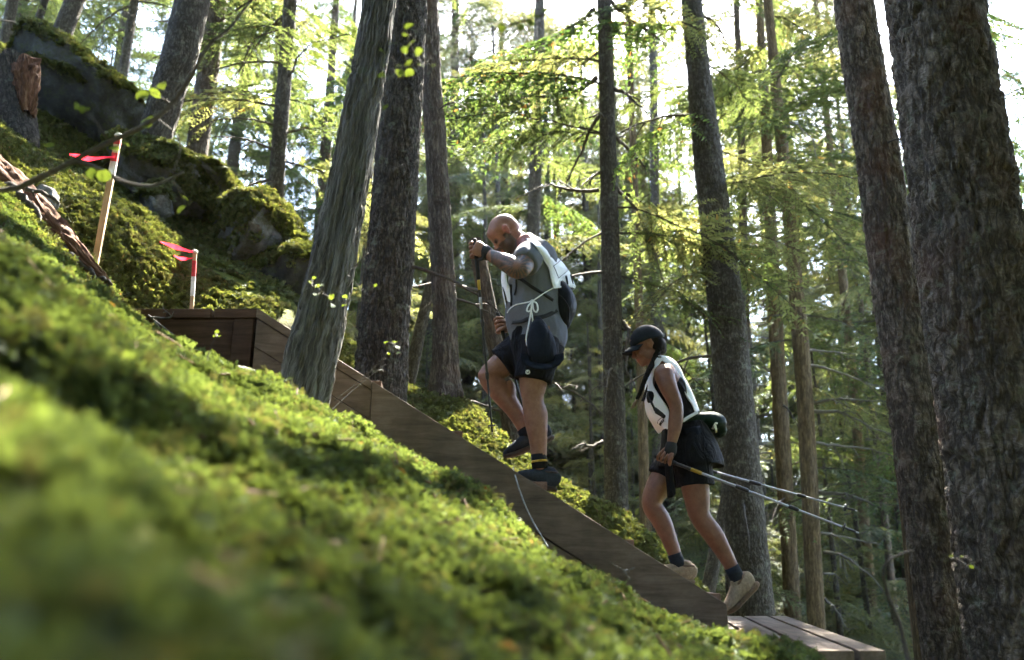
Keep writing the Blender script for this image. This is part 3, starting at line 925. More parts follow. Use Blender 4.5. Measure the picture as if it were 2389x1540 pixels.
# ------------------------------------------------------------------ foliage
def spray(L, seed, leaf=.05, droop=.25, dens=1.0, hang=0.0, wid=.25):
    """one conifer branch along +X: leaf quads and wood quads"""
    r = np.random.default_rng(seed)
    V, Q, Mi = [], [], []
    nv = 0
    segs = 9
    ts = np.linspace(0, 1, segs + 1)
    wy = r.normal(0, .035, segs + 1).cumsum() * L * .5
    stem = np.c_[ts * L, wy, -droop * L * ts ** 1.8 + .06 * L * np.sin(ts * 2.5)]
    TR, QD = [], []
    def quad(a, b, c, d, mi):
        nonlocal nv
        V.extend((a, b, c, d)); QD.append((nv, nv + 1, nv + 2, nv + 3)); nv += 4
    def leaf3(a, b, c):
        nonlocal nv
        V.extend((a, b, c)); TR.append((nv, nv + 1, nv + 2)); nv += 3
    def stick_(a, b, w):
        d = b - a; s = np.cross(d, [0, 0, 1.0]); n = np.linalg.norm(s)
        if n < 1e-9: return
        s = s / n * w; u = np.array([0, 0, w])
        quad(a - s, b - s * .7, b + s * .7, a + s, 1); quad(a - u, b - u * .7, b + u * .7, a + u, 1)
    for i in range(segs): stick_(stem[i], stem[i + 1], .012 * L / 2 * (1.15 - ts[i]) + .002)
    nt = int(20 * dens * (L / 2) ** .5) * 2
    for k in range(nt):
        t = .10 + .9 * (k + r.uniform(0, 1)) / nt
        base = np.array([np.interp(t, ts, stem[:, j]) for j in range(3)])
        sg = 1 if k % 2 else -1
        l = L * (.10 + .34 * (1 - t) ** .7 * min(1, t * 4)) * r.uniform(.55, 1.2)
        ang = r.uniform(.75, 1.2)
        d = np.array([math.cos(ang), sg * math.sin(ang), r.uniform(-.35, .1) - hang])
        d /= np.linalg.norm(d)
        steps = max(3, int(l / (leaf * .62)))
        bow = r.uniform(.1, .4) + hang * .8
        prev = base
        side0 = np.cross(d, [0, 0, 1.0]); side0 /= np.linalg.norm(side0) + 1e-9
        for s in range(1, steps + 1):
            f = s / steps
            c = base + d * l * f - np.array([0, 0, bow * l * f * f])
            for g in (-1, 1):
                ld = d * .8 + side0 * g * .9 + np.array([0, 0, r.uniform(-.55, .2)])
                ld /= np.linalg.norm(ld)
                ll = leaf * r.uniform(.7, 1.35) * (1.2 - .5 * f)
                w = np.cross(ld, np.array([r.normal(0, .5), r.normal(0, .5), 1.0])); w /= np.linalg.norm(w) + 1e-9
                w *= ll * wid
                leaf3(c + w - ld * ll * .05, c + ld * ll, c - w)
            if s == steps // 2 or s == steps:
                stick_(prev, c, .0028); prev = c
    return np.array(V), np.array(TR), np.array(QD)

SPR = {}
for k in range(6):
    SPR['hem', k] = spray(2.0, 100 + k, .062, .28, 1.25)
    SPR['ced', k] = spray(2.0, 200 + k, .075, .42, 1.2, .55)
    SPR['fine', k] = spray(2.0, 300 + k, .052, .22, 1.4)
    SPR['bare', k] = spray(2.2, 400 + k, .055, .35, .4)

def crown_mesh(name, kind, z0, z1, n, l0, l1, leafmat, seed, bottom=.8, sweep=-.12, wood_mat='twig_grey', bare=0.0):
    """branches set round a straight axis from z0 to z1"""
    r = np.random.default_rng(seed)
    V, Q, Mi = [], [], []
    nv = 0
    for k in range(n):
        f = (k + r.uniform(0, 1)) / n
        z = z0 + (z1 - z0) * f
        Lb = (l0 + (l1 - l0) * f) * r.uniform(.6, 1.15) * (bottom + (1 - bottom) * min(1, f * 5))
        kd = 'bare' if r.uniform() < bare else kind
        v, q, mi = SPR[kd, int(r.integers(0, 6))]
        sc_ = Lb / 2.0
        az = r.uniform(0, 2 * math.pi); pit = sweep + r.normal(0, .16) + .25 * f; roll = r.normal(0, .3)
        ca, sa = math.cos(az), math.sin(az); cp_, sp_ = math.cos(pit), math.sin(pit); cr, sr = math.cos(roll), math.sin(roll)
        Rx = np.array([[1, 0, 0], [0, cr, -sr], [0, sr, cr]]); Ry = np.array([[cp_, 0, -sp_], [0, 1, 0], [sp_, 0, cp_]]); Rz = np.array([[ca, -sa, 0], [sa, ca, 0], [0, 0, 1]])
        V.append((v * sc_) @ (Rz @ Ry @ Rx).T + [0, 0, z]); Q.append(q + nv); Mi.append(mi + nv); nv += len(v)
    return mixed_mesh(name, np.concatenate(V), np.concatenate(Q), np.concatenate(Mi), [M[leafmat], M[wood_mat]])

CROWN = {
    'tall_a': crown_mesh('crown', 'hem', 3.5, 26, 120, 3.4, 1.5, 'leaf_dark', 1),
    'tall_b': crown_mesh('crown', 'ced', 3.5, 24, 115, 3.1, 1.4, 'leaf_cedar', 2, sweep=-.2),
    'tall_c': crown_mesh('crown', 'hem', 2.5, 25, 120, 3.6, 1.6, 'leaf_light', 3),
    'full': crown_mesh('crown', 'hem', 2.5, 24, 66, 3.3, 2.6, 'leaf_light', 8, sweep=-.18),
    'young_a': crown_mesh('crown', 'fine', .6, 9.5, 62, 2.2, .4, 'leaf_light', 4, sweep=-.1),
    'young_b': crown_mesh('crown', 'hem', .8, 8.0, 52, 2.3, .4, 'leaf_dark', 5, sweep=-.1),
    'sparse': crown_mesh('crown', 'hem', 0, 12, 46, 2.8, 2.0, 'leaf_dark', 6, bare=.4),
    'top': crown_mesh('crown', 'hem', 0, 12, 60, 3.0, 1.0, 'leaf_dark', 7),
}

def plain_trunk(h, r, matname, seed):
    pts = [(0, 0, -2.0), (0, 0, 0), (.04 * math.sin(seed), .03, h * .35), (0.06 * math.cos(seed), 0, h * .7), (0, 0, h)]
    return trunk_mesh('trunk', pts, [r * 1.25, r * 1.08, r * .85, r * .5, .02], M[matname], 14, .45, None, 0, .06, seed)
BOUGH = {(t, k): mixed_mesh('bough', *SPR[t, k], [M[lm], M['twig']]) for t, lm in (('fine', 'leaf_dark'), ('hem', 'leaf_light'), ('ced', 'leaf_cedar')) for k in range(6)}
TRUNK = {'full': plain_trunk(25, .2, 'bark_grey', 7), 'tall_a': plain_trunk(27, .26, 'bark_grey', 1), 'tall_b': plain_trunk(25, .24, 'bark_brown', 2), 'tall_c': plain_trunk(26, .22, 'bark_tan', 3),
         'young_a': plain_trunk(10, .075, 'bark_grey', 4), 'young_b': plain_trunk(8.4, .07, 'bark_dark', 5)}

def put_tree(kind, x, y, label, group, name='conifer', s=1.0, rz=None, lean=(0, 0)):
    o = thing(name, label, 'tree', (x, y, gz(x, y)), group)
    rz = random.uniform(0, 6.28) if rz is None else rz
    o.rotation_euler = (lean[0], lean[1], rz); o.scale = (s, s, s)
    t = link('trunk', TRUNK[kind], o); c = link('crown', CROWN[kind], o)
    return o

# ------------------------------------------------------------------ the trees one can tell apart
def main_tree(name, label, p0, p1, y0, w0, w1, matname, y1=None, mid=None, n=40, step=.06, cells=None, depth=0, flare=0, top=16, crown=None, crown_h=None,
              limbs=(), limb_mat='twig', seed=0, lump=.05, extend=1.0, group=None, sink=None, dead=0, boughs=0, bough_from=.4):
    """p0, p1: foot and head of the visible trunk; w: width there in the same pixels"""
    y1 = y1 or y0
    a, b = P(*p0, y0), P(*p1, y1)
    def rad(p, w): return .5 * w * (p.y * _cp + p.z * _sp) / FPX
    r0, r1 = rad(a, w0), rad(b, w1)
    d = (b - a); Lv = d.length; u = d / Lv
    foot = a - u * (extend if sink is None else sink)
    pts = [foot, a]; rads = [r0 * 1.04, r0]
    if mid:
        for (px, py, w) in mid:
            yy = y0 + (y1 - y0) * (p0[1] - py) / (p0[1] - p1[1])
            q = P(px, py, yy); pts.append(q); rads.append(rad(q, w))
    pts.append(b); rads.append(r1)
    taper = (r0 - r1) / Lv * .6
    if top > 0:
        up = Vector((u.x * .6, u.y * .6, 1)).normalized()
        e1, e2 = b + up * top * .5, b + up * top
        pts += [e1, e2]; rads += [max(.04, r1 * .75), .03]
    root = thing(name, label, 'tree', tuple(a), group)
    tm = trunk_mesh('trunk', pts, rads, M[matname], n, step, cells, depth, lump, seed, flare, (a - foot).length, 0, len(pts) - 3 if top > 0 else None)
    t = link('trunk', tm, root)
    if crown:
        c = link('crown', CROWN[crown], root)
        h = b + Vector((0, 0, crown_h if crown_h is not None else 1.2))
        c.location = h; c.rotation_euler = (0, 0, seed * 1.3)
    if limbs or dead:
        for k, lp in enumerate(limbs):
            pix, dy, r = lp
            pp = [P(px, py, (y0 + y1) / 2 + dy * i / max(1, len(pix) - 1)) for i, (px, py) in enumerate(pix)]
            mb = MB(); limb(mb, pp, r, .004, .05, 6, 7, seed * 50 + k); mb.build('limb', M[limb_mat], root)
        rr = random.Random(seed + 900)
        for k in range(dead):
            f = rr.uniform(.12, 1.0)
            q = a + d * f; az = rr.uniform(-2.2, 2.2) - math.pi / 2 if rr.random() < .6 else rr.choice((0, math.pi)) + rr.uniform(-.6, .6)
            dirv = Vector((math.cos(az), math.sin(az), rr.uniform(-.5, .2))).normalized()
            l = rr.uniform(.3, 1.5)
            mb = MB(); limb(mb, [q, q + dirv * l * .35 + Vector((0, 0, .02)), q + dirv * l * .7 - Vector((0, 0, .08 * l)), q + dirv * l - Vector((0, 0, .3 * l))], .014 * l + .004, .003, .05, 5, 4, seed * 70 + k)
            mb.build('dead_limb', M[limb_mat], root)
    rb = random.Random(seed + 77)
    for k in range(boughs):
        f = bough_from + (1 - bough_from) * (k + rb.random()) / boughs
        bo = link('bough', BOUGH[rb.choice(('fine', 'fine', 'hem', 'ced')), rb.randrange(6)], root)
        az = rb.choice((0, math.pi)) + rb.uniform(-.9, .9)
        bo.location = a + d * f; s_ = rb.uniform(.65, 1.25)
        bo.scale = (s_, s_, s_); bo.rotation_euler = (rb.uniform(-.4, .4), rb.uniform(-.1, .4), az)
    adopt(root)
    if crown: c.matrix_parent_inverse = Matrix.Translation(-Vector(root.location))
    return root

def c7(*l): return [((1000 + x / 2.566) * .9602, (y / 2.566) * .9602) for x, y in l]
def c3(*l): return [((1460 + x / 4.2775) * .9602, (770 + y / 4.2775) * .9602) for x, y in l]
def c4(*l): return [((1500 + x / 2.9386) * .9602, (1080 + y / 2.9386) * .9602) for x, y in l]
def cR(*l): return [((1700 + x / 2.75) * .9602, (600 + y / 2.75) * .9602) for x, y in l]

main_tree('conifer', 'massive dark plated trunk filling the right edge of the view', (2400, 1540), (2178, 0), 4.0, 262, 196, 'bark_plate', n=230, step=.0095, cells=(15, 5.0), depth=.024,
          top=13, crown='top', crown_h=4.5, limbs=[([(2330, 490), (2365, 500), (2400, 512), (2460, 530)], -.25, .032)], seed=3, lump=.05, extend=1.6)
main_tree('conifer', 'thick leaning scaly trunk just inside the massive right-hand trunk', (2222, 1540), (1992, 0), 5.2, 128, 82, 'bark_plate', n=150, step=.013, cells=(20, 6), depth=.014,
          top=13, crown='top', crown_h=4.0, dead=5, seed=5, lump=.06, extend=1.6)
main_tree('conifer', 'slim grey trunk half hidden behind the thick leaning scaly trunk', (2168, 1540), (2010, 160), 6.4, 62, 40, 'bark_tan', n=32, top=12, seed=6, extend=1.4)
main_tree('snag', 'bare weathered grey snag leaning beside the landing', (705, 925), (888, -10), 3.7, 106, 68, 'snag_wood', y1=3.95, mid=[(738, 790, 104), (772, 640, 98), (812, 440, 90), (850, 230, 81)],
          n=150, step=.012, cells=(38, 2.0), depth=.018, top=7, seed=8, lump=.12, flare=.08, sink=.5)
main_tree('conifer', 'dark rough trunk standing straight behind the weathered grey snag', (884, 930), (952, -10), 6.0, 118, 88, 'bark_dark', n=150, step=.014, cells=(22, 6), depth=.016,
          top=14, dead=1, seed=9, lump=.06, extend=.8)
main_tree('conifer', 'brown furrowed trunk rooted on the moss mound right of the dark trunk', (1040, 925), (1001, -10), 7.1, 62, 40, 'bark_brown', n=80, step=.025, cells=(26, 5), depth=.008,
          mid=[(1036, 700, 54), (1016, 330, 50)], top=14, dead=2, seed=10, flare=.35, sink=.4)
main_tree('conifer', 'slender grey trunk with bare crooked limbs between the two hikers', (1441, 1270), (1409, -10), 8.2, 56, 31, 'bark_grey', n=64, step=.03, cells=(34, 13), depth=.006, top=13, crown='sparse', crown_h=4.0,
          limbs=[(c7((1160, 480), (1080, 540), (950, 580), (830, 600), (700, 605), (560, 600), (450, 590), (400, 540)), .4, .034), (c7((1140, 60), (1040, 140), (940, 190), (830, 270), (700, 370)), -.4, .03),
                 (c7((1240, 10), (1330, 90), (1440, 170), (1530, 210), (1600, 180)), .3, .032), (c7((1440, 170), (1560, 260), (1590, 310)), .3, .02), (c7((1240, 150), (1340, 220), (1430, 270), (1510, 320)), .7, .026),
                 (c7((1250, 555), (1330, 580), (1400, 640), (1480, 720)), -.4, .03), (c7((1170, 720), (1110, 820), (1060, 940), (990, 1090), (960, 1150)), .3, .026),
                 (c7((1165, 1185), (1050, 1190), (930, 1170), (850, 1150), (770, 1180), (650, 1240)), .5, .026), (c7((1170, 1080), (1100, 1120), (1050, 1170)), -.4, .02), (c7((1250, 890), (1320, 840), (1380, 790)), .3, .02),
                 (c7((1250, 840), (1340, 920), (1430, 1010), (1500, 1080), (1600, 1140)), .2, .026), (c3((190, 20), (280, 120), (290, 220), (260, 480), (300, 620), (370, 750)), -.3, .03),
                 ([(1405, 1030), (1380, 1042), (1360, 1035), (1330, 1050)], -.3, .022), (c7((1160, 330), (1100, 370), (1040, 400), (950, 300)), .3, .018), ([(1440, 440), (1490, 500), (1530, 600), (1560, 700)], .3, .022)],
          seed=11, extend=.8, dead=10, boughs=10, bough_from=.42)
main_tree('conifer', 'tall straight grey trunk directly behind the woman hiker', (1758, 1440), (1612, -10), 8.4, 98, 46, 'bark_grey', n=96, step=.022, cells=(26, 8), depth=.009, top=14, crown='top', crown_h=5.5, mid=[(1700, 790, 84), (1655, 400, 66)],
          limbs=[(c7((1800, 90), (1900, 150), (1950, 240), (1970, 320), (1940, 470)), .2, .022)], seed=12, dead=5, boughs=10, bough_from=.5)
main_tree('conifer', 'slim orange-lit trunk right of the woman above the deck', (1850, 1440), (1770, -10), 13, 38, 17, 'bark_tan', n=28, step=.12, top=12, mid=[(1812, 800, 33)], seed=13, extend=2.5, dead=6, boughs=8, bough_from=.3)
main_tree('conifer', 'slim brown trunk with long bare boughs reaching right over the deck', (1905, 1455), (1790, -10), 11.5, 40, 20, 'bark_tan', n=32, step=.1, top=12, crown='sparse', crown_h=-5, mid=[(1868, 800, 36)],
          limbs=[(cR((740, 1045), (900, 1020), (1020, 1020), (1310, 1035)), -.6, .03), (cR((745, 1100), (920, 1100), (1020, 1140), (1200, 1230), (1340, 1265)), -.3, .032), (cR((765, 1310), (930, 1330), (1150, 1355), (1360, 1420)), .2, .03),
                 (cR((715, 785), (900, 830), (1100, 900), (1250, 960)), -.2, .03), (c4((1420, 345), (1590, 350), (1740, 390), (1900, 470), (2030, 560)), -.6, .032), (c4((1450, 635), (1600, 655), (1870, 715)), .4, .026),
                 (c4((1470, 770), (1580, 780), (1700, 850), (1850, 980), (1960, 1120)), -.5, .03), (cR((700, 690), (880, 700), (1080, 720)), .3, .026), (c4((1470, 920), (1560, 930), (1640, 1010)), .3, .02), (c4((1480, 1100), (1570, 1200), (1660, 1350)), -.4, .024)],
          limb_mat='twig_grey', seed=14, extend=2.5, boughs=9, bough_from=.2)
main_tree('conifer', 'thick grey trunk standing on the mossy hillside by the taller stake', (330, 495), (452, -10), 6.6, 66, 74, 'bark_grey', n=90, step=.022, cells=(30, 11), depth=.008, mid=[(352, 360, 70), (400, 190, 74)], top=12, seed=15, sink=.35, flare=.12, dead=3)
main_tree('conifer', 'grey brown trunk behind the crest beside the thick hillside trunk', (455, 385), (508, -10), 9.4, 50, 44, 'bark_brown', n=48, step=.04, cells=(30, 5), depth=.007, top=12, crown='sparse', crown_h=1, seed=16, dead=8, boughs=5, bough_from=.1)
main_tree('conifer', 'slim mottled trunk behind the right end of the mossy outcrop', (650, 540), (678, -10), 8.6, 42, 30, 'bark_grey', n=44, step=.04, cells=(30, 10), depth=.006, mid=[(645, 430, 36)], top=12, crown='sparse', crown_h=1, seed=17, dead=8, boughs=7, bough_from=.1)
main_tree('conifer', 'leaning grey trunk rising behind the upper outcrop crest', (90, 185), (178, -10), 9.6, 46, 40, 'bark_grey', n=40, step=.05, top=11, crown='sparse', crown_h=1, seed=18, dead=4)
main_tree('conifer', 'thin trunk behind the mossy crest with twisted bare twigs', (270, 280), (316, -10), 11.5, 22, 19, 'bark_grey', n=24, step=.08, top=10, crown='sparse', crown_h=0, seed=19, dead=6)
main_tree('conifer', 'thin dark leaning trunk at the upper left corner', (52, 140), (108, -10), 12.5, 19, 16, 'bark_dark', n=20, step=.1, top=10, crown='sparse', crown_h=0, seed=20, dead=3)
main_tree('conifer', 'pale trunk cut by the left edge above the broken stump', (2, 150), (32, -10), 10.5, 26, 24, 'bark_grey', n=24, step=.1, top=10, crown='sparse', crown_h=1, seed=21)
main_tree('conifer', 'leaning rough trunk seen between the man and the brown trunk', (1204, 1050), (1108, 560), 7.9, 46, 34, 'bark_brown', n=40, step=.05, cells=(30, 6), depth=.006, top=.0, seed=22, extend=.6, dead=3)
main_tree('conifer', 'thin leaning trunk at the foot of the brown furrowed trunk', (952, 895), (1010, 640), 8.6, 34, 24, 'bark_grey', n=28, step=.06, top=0, seed=23, extend=.8)
main_tree('conifer', 'thin leaning trunk low behind the legs of the woman', (1648, 1400), (1700, 1130), 10, 34, 26, 'bark_grey', n=28, step=.08, top=2.5, seed=24, extend=1.5)
main_tree('conifer', 'hazy pale trunk rising behind the head of the man', (1243, 580), (1258, 60), 15, 31, 24, 'bark_grey', n=22, step=.15, top=12, boughs=9, bough_from=.0, seed=25, extend=8)
main_tree('conifer', 'distant thin pale trunk in the bright gap above the woman', (1534, 1240), (1524, 140), 18, 25, 19, 'bark_grey', n=20, step=.2, top=10, boughs=10, bough_from=.3, seed=26, extend=3)
main_tree('conifer', 'thin trunk just right of the tall straight grey trunk', (1740, 900), (1728, 250), 13, 24, 16, 'bark_brown', n=20, step=.15, top=10, crown='sparse', crown_h=-8, seed=27, extend=6)
main_tree('conifer', 'twin of two close trunks behind the front leg of the woman', (1508, 1290), (1490, 700), 12, 27, 20, 'bark_tan', n=22, step=.15, top=10, seed=28, extend=3)
main_tree('conifer', 'slim trunk in the lower right forest between deck and scaly trunk', (2035, 1450), (1990, 900), 17, 27, 22, 'bark_tan', n=20, step=.2, top=14, crown='tall_c', crown_h=-9, seed=29, extend=4)
main_tree('conifer', 'very thin trunk low at the right of the deck', (2090, 1450), (2030, 900), 19, 18, 14, 'bark_brown', n=16, step=.2, top=12, seed=30, extend=4)

# ------------------------------------------------------------------ forest behind
rt = random.Random(5)
def far_spot(ya, yb, ua, ub):
    y = rt.uniform(ya, yb); return y * rt.uniform(ua, ub), y
placed = []
FAR = {}
def ok(x, y, dmin):
    return all((x - a) ** 2 + (y - b) ** 2 > dmin * dmin for a, b in placed)
def forest(n, ya, yb, ua, ub, kinds, label, group, smin, smax, dmin, gap=True, name='conifer'):
    k = tries = 0
    while k < n and tries < n * 60:
        tries += 1
        x, y = far_spot(ya, yb, ua, ub)
        if gap and y > 9 and .165 < x / y < .275 and rt.random() < .9: continue
        if not ok(x, y, dmin): continue
        placed.append((x, y)); k += 1
        FAR.setdefault((label, group), []).append(put_tree(rt.choice(kinds), x, y, label, group, name, rt.uniform(smin, smax), None, (rt.uniform(-.03, .03), rt.uniform(-.03, .03))))
Y1 = 'bushy young conifer behind the mossy outcrop'
Y2 = 'bushy young conifer beyond the stairs'
forest(16, 12.5, 20, -.80, -.12, ['young_a', 'young_b'], Y1, 'young conifers on the upper slope', .6, 1.0, 1.0, False, 'young_conifer')
forest(26, 12.5, 20, -.12, .72, ['young_a', 'young_a', 'young_a', 'young_b'], Y2, 'young conifers in the hollow', .7, 1.15, 1.1, False, 'young_conifer')
forest(26, 17, 30, -.12, .36, ['young_a', 'young_a', 'young_a', 'young_b'], Y2, 'young conifers in the hollow', 1.6, 2.15, 1.4, False, 'young_conifer')
forest(3, 20, 29, -.30, -.12, ['tall_c', 'tall_b'], 'tall loose conifer behind the man', 'tall conifers behind the man', .85, 1.0, 2.0, False)
forest(11, 14, 27, -.85, -.26, ['tall_a', 'tall_b', 'tall_a'], 'tall dense conifer up the slope', 'tall conifers up the slope', .8, 1.1, 1.7, False)
forest(13, 16, 34, .27, .80, ['tall_c', 'tall_b', 'tall_c'], 'tall sunlit conifer right of the stairs', 'tall conifers down the slope', .8, 1.15, 2.0, False)
MD = ('tall loose conifer in the bright middle distance', 'tall conifers in the middle distance')
forest(9, 22, 37, -.14, .10, ['full', 'full', 'tall_b', 'tall_c'], *MD, .85, 1.1, 1.4, False)
forest(11, 23, 37, .08, .30, ['full', 'full', 'tall_c'], *MD, 1.0, 1.2, 1.3, False)
forest(8, 22, 38, .30, .48, ['full', 'tall_b', 'tall_c'], *MD, .8, 1.05, 1.6, False)
forest(2, 24, 34, -.08, .11, ['full', 'tall_c', 'tall_b'], 'very tall conifer behind the man', 'tall conifers behind the man', 1.15, 1.35, .9, False)
forest(6, 22, 34, .29, .5, ['full', 'tall_b'], 'very tall conifer behind the woman', 'very tall conifers behind the woman', 1.1, 1.35, .9, False)
forest(44, 38, 66, -.1, .85, ['tall_c', 'tall_c', 'tall_a'], 'distant hazy conifer', 'distant conifers', .55, .85, 2.0, False)
forest(12, 30, 55, -.85, -.1, ['tall_a', 'tall_c'], 'distant conifer up the left slope', 'distant conifers up the slope', .8, 1.1, 2.0, False)
for (x_, y_, k_, s_) in [(1.2, 26, 'full', 1.1), (2.5, 25.5, 'full', 1.1), (4.1, 28, 'full', 1.2), (5.6, 31, 'full', 1.3), (1.9, 32, 'full', 1.25), (-1.5, 26, 'full', 1.0)]:
    FAR.setdefault(MD, []).append(put_tree(k_, x_, y_, MD[0], MD[1], 'conifer', s_))
ORD = 'first second third fourth fifth sixth seventh eighth ninth tenth eleventh twelfth thirteenth fourteenth fifteenth sixteenth seventeenth eighteenth nineteenth twentieth'.split()
def ordinal(k):
    if k < 20: return ORD[k]
    t = ['twenty', 'thirty', 'forty', 'fifty', 'sixty', 'seventy'][(k + 1) // 10 - 2]
    return t[:-1] + 'ieth' if (k + 1) % 10 == 0 else t + '-' + ORD[(k + 1) % 10 - 1]
for (lb, gp), obs in FAR.items():
    for k, o in enumerate(sorted(obs, key=lambda o: o.location.x / o.location.y)): o['label'] = lb + ', ' + ordinal(k) + ' of its group counted from the left'
put_tree('tall_b', 8.4, 12.5, 'drooping cedar behind the massive trunk at the right edge', 'tall conifers right of the stairs')
put_tree('young_b', 8.0, 10.6, 'young conifer low behind the massive trunk at the right edge', 'young conifers in the hollow', 'young_conifer', 1.2)
# unseen wood at the back of the camera, thickened to keep the light low there
for (x, y, k) in [(-5, -6, 'tall_a'), (-1, -7, 'tall_b'), (4, -5.5, 'tall_a'), (8, -2, 'tall_b'), (-9, -2, 'tall_a'), (1.5, -3.6, 'tall_a'), (-4, -11, 'tall_b'), (5, -11, 'tall_a'), (9, 5, 'tall_b'), (-11, 4, 'tall_a'), (-2.8, -3.0, 'tall_b'), (6.5, -8, 'tall_a'),
                  (0, -5.5, 'young_b'), (3.2, -3.0, 'young_b'), (-4.5, -2.2, 'young_b'), (-2, -5, 'young_a'), (5.5, -3.5, 'young_b'), (-7, -4.5, 'young_b'), (2.2, -6.5, 'young_b'), (7.2, 1.2, 'young_b'), (-.6, -2.6, 'young_b'), (-6.5, .8, 'tall_a'), (-3.6, -1.2, 'tall_a'), (3.6, -1.2, 'tall_b'), (6.2, 2.8, 'tall_a'), (0.3, -2.2, 'tall_a'), (-6, -7.5, 'tall_b'), (2.4, -9, 'tall_a'), (5.0, .4, 'tall_b')]:
    put_tree(k, x, y, 'unseen conifer standing behind the viewpoint', 'unseen conifers behind the viewpoint')

# ------------------------------------------------------------------ rocks, stump and rotten log
def boulder(name, label, px, py, y, size, seed, ang=.5, rough=.35, mat='rock', moss=.35):
    c = P(px, py, y)
    b = bmesh.new(); bmesh.ops.create_icosphere(b, subdivisions=5, radius=1)
    v = np.array([tuple(p.co) for p in b.verts])
    r = np.random.default_rng(seed)
    for k in range(16):
        n = r.normal(size=3); n /= np.linalg.norm(n); h = r.uniform(.55, .9)
        d = v @ n; v = v - np.where(d > h, d - h, 0)[:, None] * n
    v = v * (1 + rough * .3 * fbm(v * 1.6 + seed, 4, seed)[:, None])
    v = v + .03 * fbm(v * 7 + seed, 3, seed + 3)[:, None] * v
    v = v * np.array(size)
    Rz = np.array(Matrix.Rotation(ang, 3, 'Y') @ Matrix.Rotation(seed * .7, 3, 'Z'))
    v = v @ Rz.T
    for p, q in zip(b.verts, v): p.co = q
    me = bpy.data.meshes.new(name); b.to_mesh(me); b.free()
    me.polygons.foreach_set('use_smooth', np.ones(len(me.polygons), dtype=bool))
    me.materials.append(M[mat])
    o = link(name, me); o.location = c
    tag(o, label, 'rock')
    if moss > -1:
        me.update()
        nz = normals(me)[:, 2]
        d = np.clip((nz - moss) / .25, 0, 1) * np.where(fbm(v * 2.2 + 5, 3, seed + 9) < -.25, .2, 1)
        m2 = me.copy(); m2.materials.clear()
        at = m2.attributes.new('dens', 'FLOAT', 'POINT'); at.data.foreach_set('value', d.astype(np.float32))
        mo_ = link('moss', m2, o); mo_['kind'] = 'stuff'
        scatter(mo_, tc_far, 1700, .6, 1.5, seed=seed)
    return o
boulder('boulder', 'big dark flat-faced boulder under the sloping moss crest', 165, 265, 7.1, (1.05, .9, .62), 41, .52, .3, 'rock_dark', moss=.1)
boulder('boulder', 'moss-capped boulder with pale grey face right of the hillside trunk', 450, 462, 7.0, (.85, .6, .44), 42, .55, moss=-.15)
boulder('boulder', 'pale cracked boulder at the lower end of the mossy outcrop', 580, 560, 6.9, (.78, .5, .44), 43, .62, moss=-.1)
boulder('boulder', 'dark mossy rock at the toe of the outcrop beside the snag', 690, 640, 6.6, (.4, .4, .44), 44, .6, .35, 'rock_dark', moss=-.1)
boulder('boulder', 'round moss ball rock on the outcrop crest below the slim trunk', 605, 488, 7.2, (.17, .2, .15), 45, .3, moss=-.4)
boulder('boulder', 'pale rock poking out between hillside trunk and taller stake', 372, 470, 6.3, (.16, .2, .16), 46, .2, moss=.35)
boulder('boulder', 'small blue grey stone beside the rotten log', 90, 480, 4.4, (.11, .12, .13), 47, .4, moss=.8)
boulder('boulder', 'grey stone lying below the landing corner beside the snag', 575, 880, 3.62, (.13, .12, .055), 48, .5, moss=.9)
boulder('boulder', 'moss-covered boulder on the slope between the two stakes', 330, 560, 6.0, (.5, .4, .24), 49, .5, moss=.0)
boulder('boulder', 'thick moss ledge sloping along the top of the big dark boulder', 200, 228, 6.95, (.64, .5, .11), 51, .56, moss=-.5)
boulder('boulder', 'mossy ridge stone on the crest right of the hillside trunk', 500, 418, 6.95, (.55, .45, .14), 52, .58, moss=-.4)
boulder('boulder', 'mossy end stone of the outcrop crest above the snag', 668, 560, 6.8, (.3, .35, .13), 53, .85, moss=-.4)
boulder('boulder', 'low mossy rock filling the outcrop below the hillside trunk', 400, 445, 6.85, (.45, .4, .3), 54, .55, moss=-.3)
boulder('boulder', 'mossy block between the pale cracked boulder and the snag', 640, 600, 6.75, (.4, .4, .36), 55, .7, moss=-.3)
boulder('boulder', 'dark rock behind the broken stump', 40, 250, 7.4, (.6, .6, .6), 50, .4, .35, 'rock_dark', moss=.3)

st = thing('stump', 'tall broken stump with red rotten heart at the left edge', 'stump', tuple(P(50, 330, 6.0)))
a, b = P(34, 335, 6.0), P(30, 130, 6.1)
link('bark_shell', trunk_mesh('bark_shell', [a - Vector((0, 0, .4)), a, (a + b) / 2, b], [.21, .18, .15, .14], M['bark_dark'], 60, .03, (20, 2), .015, .2, 61, .25, .4, .18), st)
a, b = P(62, 270, 5.93), P(58, 140, 5.98)
link('rotten_heart', trunk_mesh('rotten_heart', [a, (a + b) / 2, b, b + Vector((.02, 0, .05))], [.05, .085, .10, .02], M['rot_wood'], 50, .02, (40, 5), .03, .3, 62, 0, 0, .12), st)
adopt(st)
lg = thing('rotten_log', 'reddish rotten log lying down the moss at the left', 'log', tuple(P(120, 560, 3.6)))
lp = [P(-60, 400, 3.75), P(40, 480, 3.7), P(110, 545, 3.65), P(180, 610, 3.6), P(250, 665, 3.6)]
link('wood', trunk_mesh('wood', lp, [.15, .13, .09, .06, .02], M['rot_wood'], 70, .015, (28, 2.5), .02, .35, 63), lg)
for k, (q, r_) in enumerate([([(20, 440), (60, 470), (95, 540), (100, 590)], .035), ([(60, 440), (100, 450), (140, 475)], .014), ([(100, 560), (160, 590), (215, 640), (262, 660)], .03)]):
    mb = MB(); limb(mb, [P(px, py, 3.55) for px, py in q], r_, .006, .05, 7, 3, 66 + k); o = mb.build('root', M['twig'], lg)
adopt(lg)

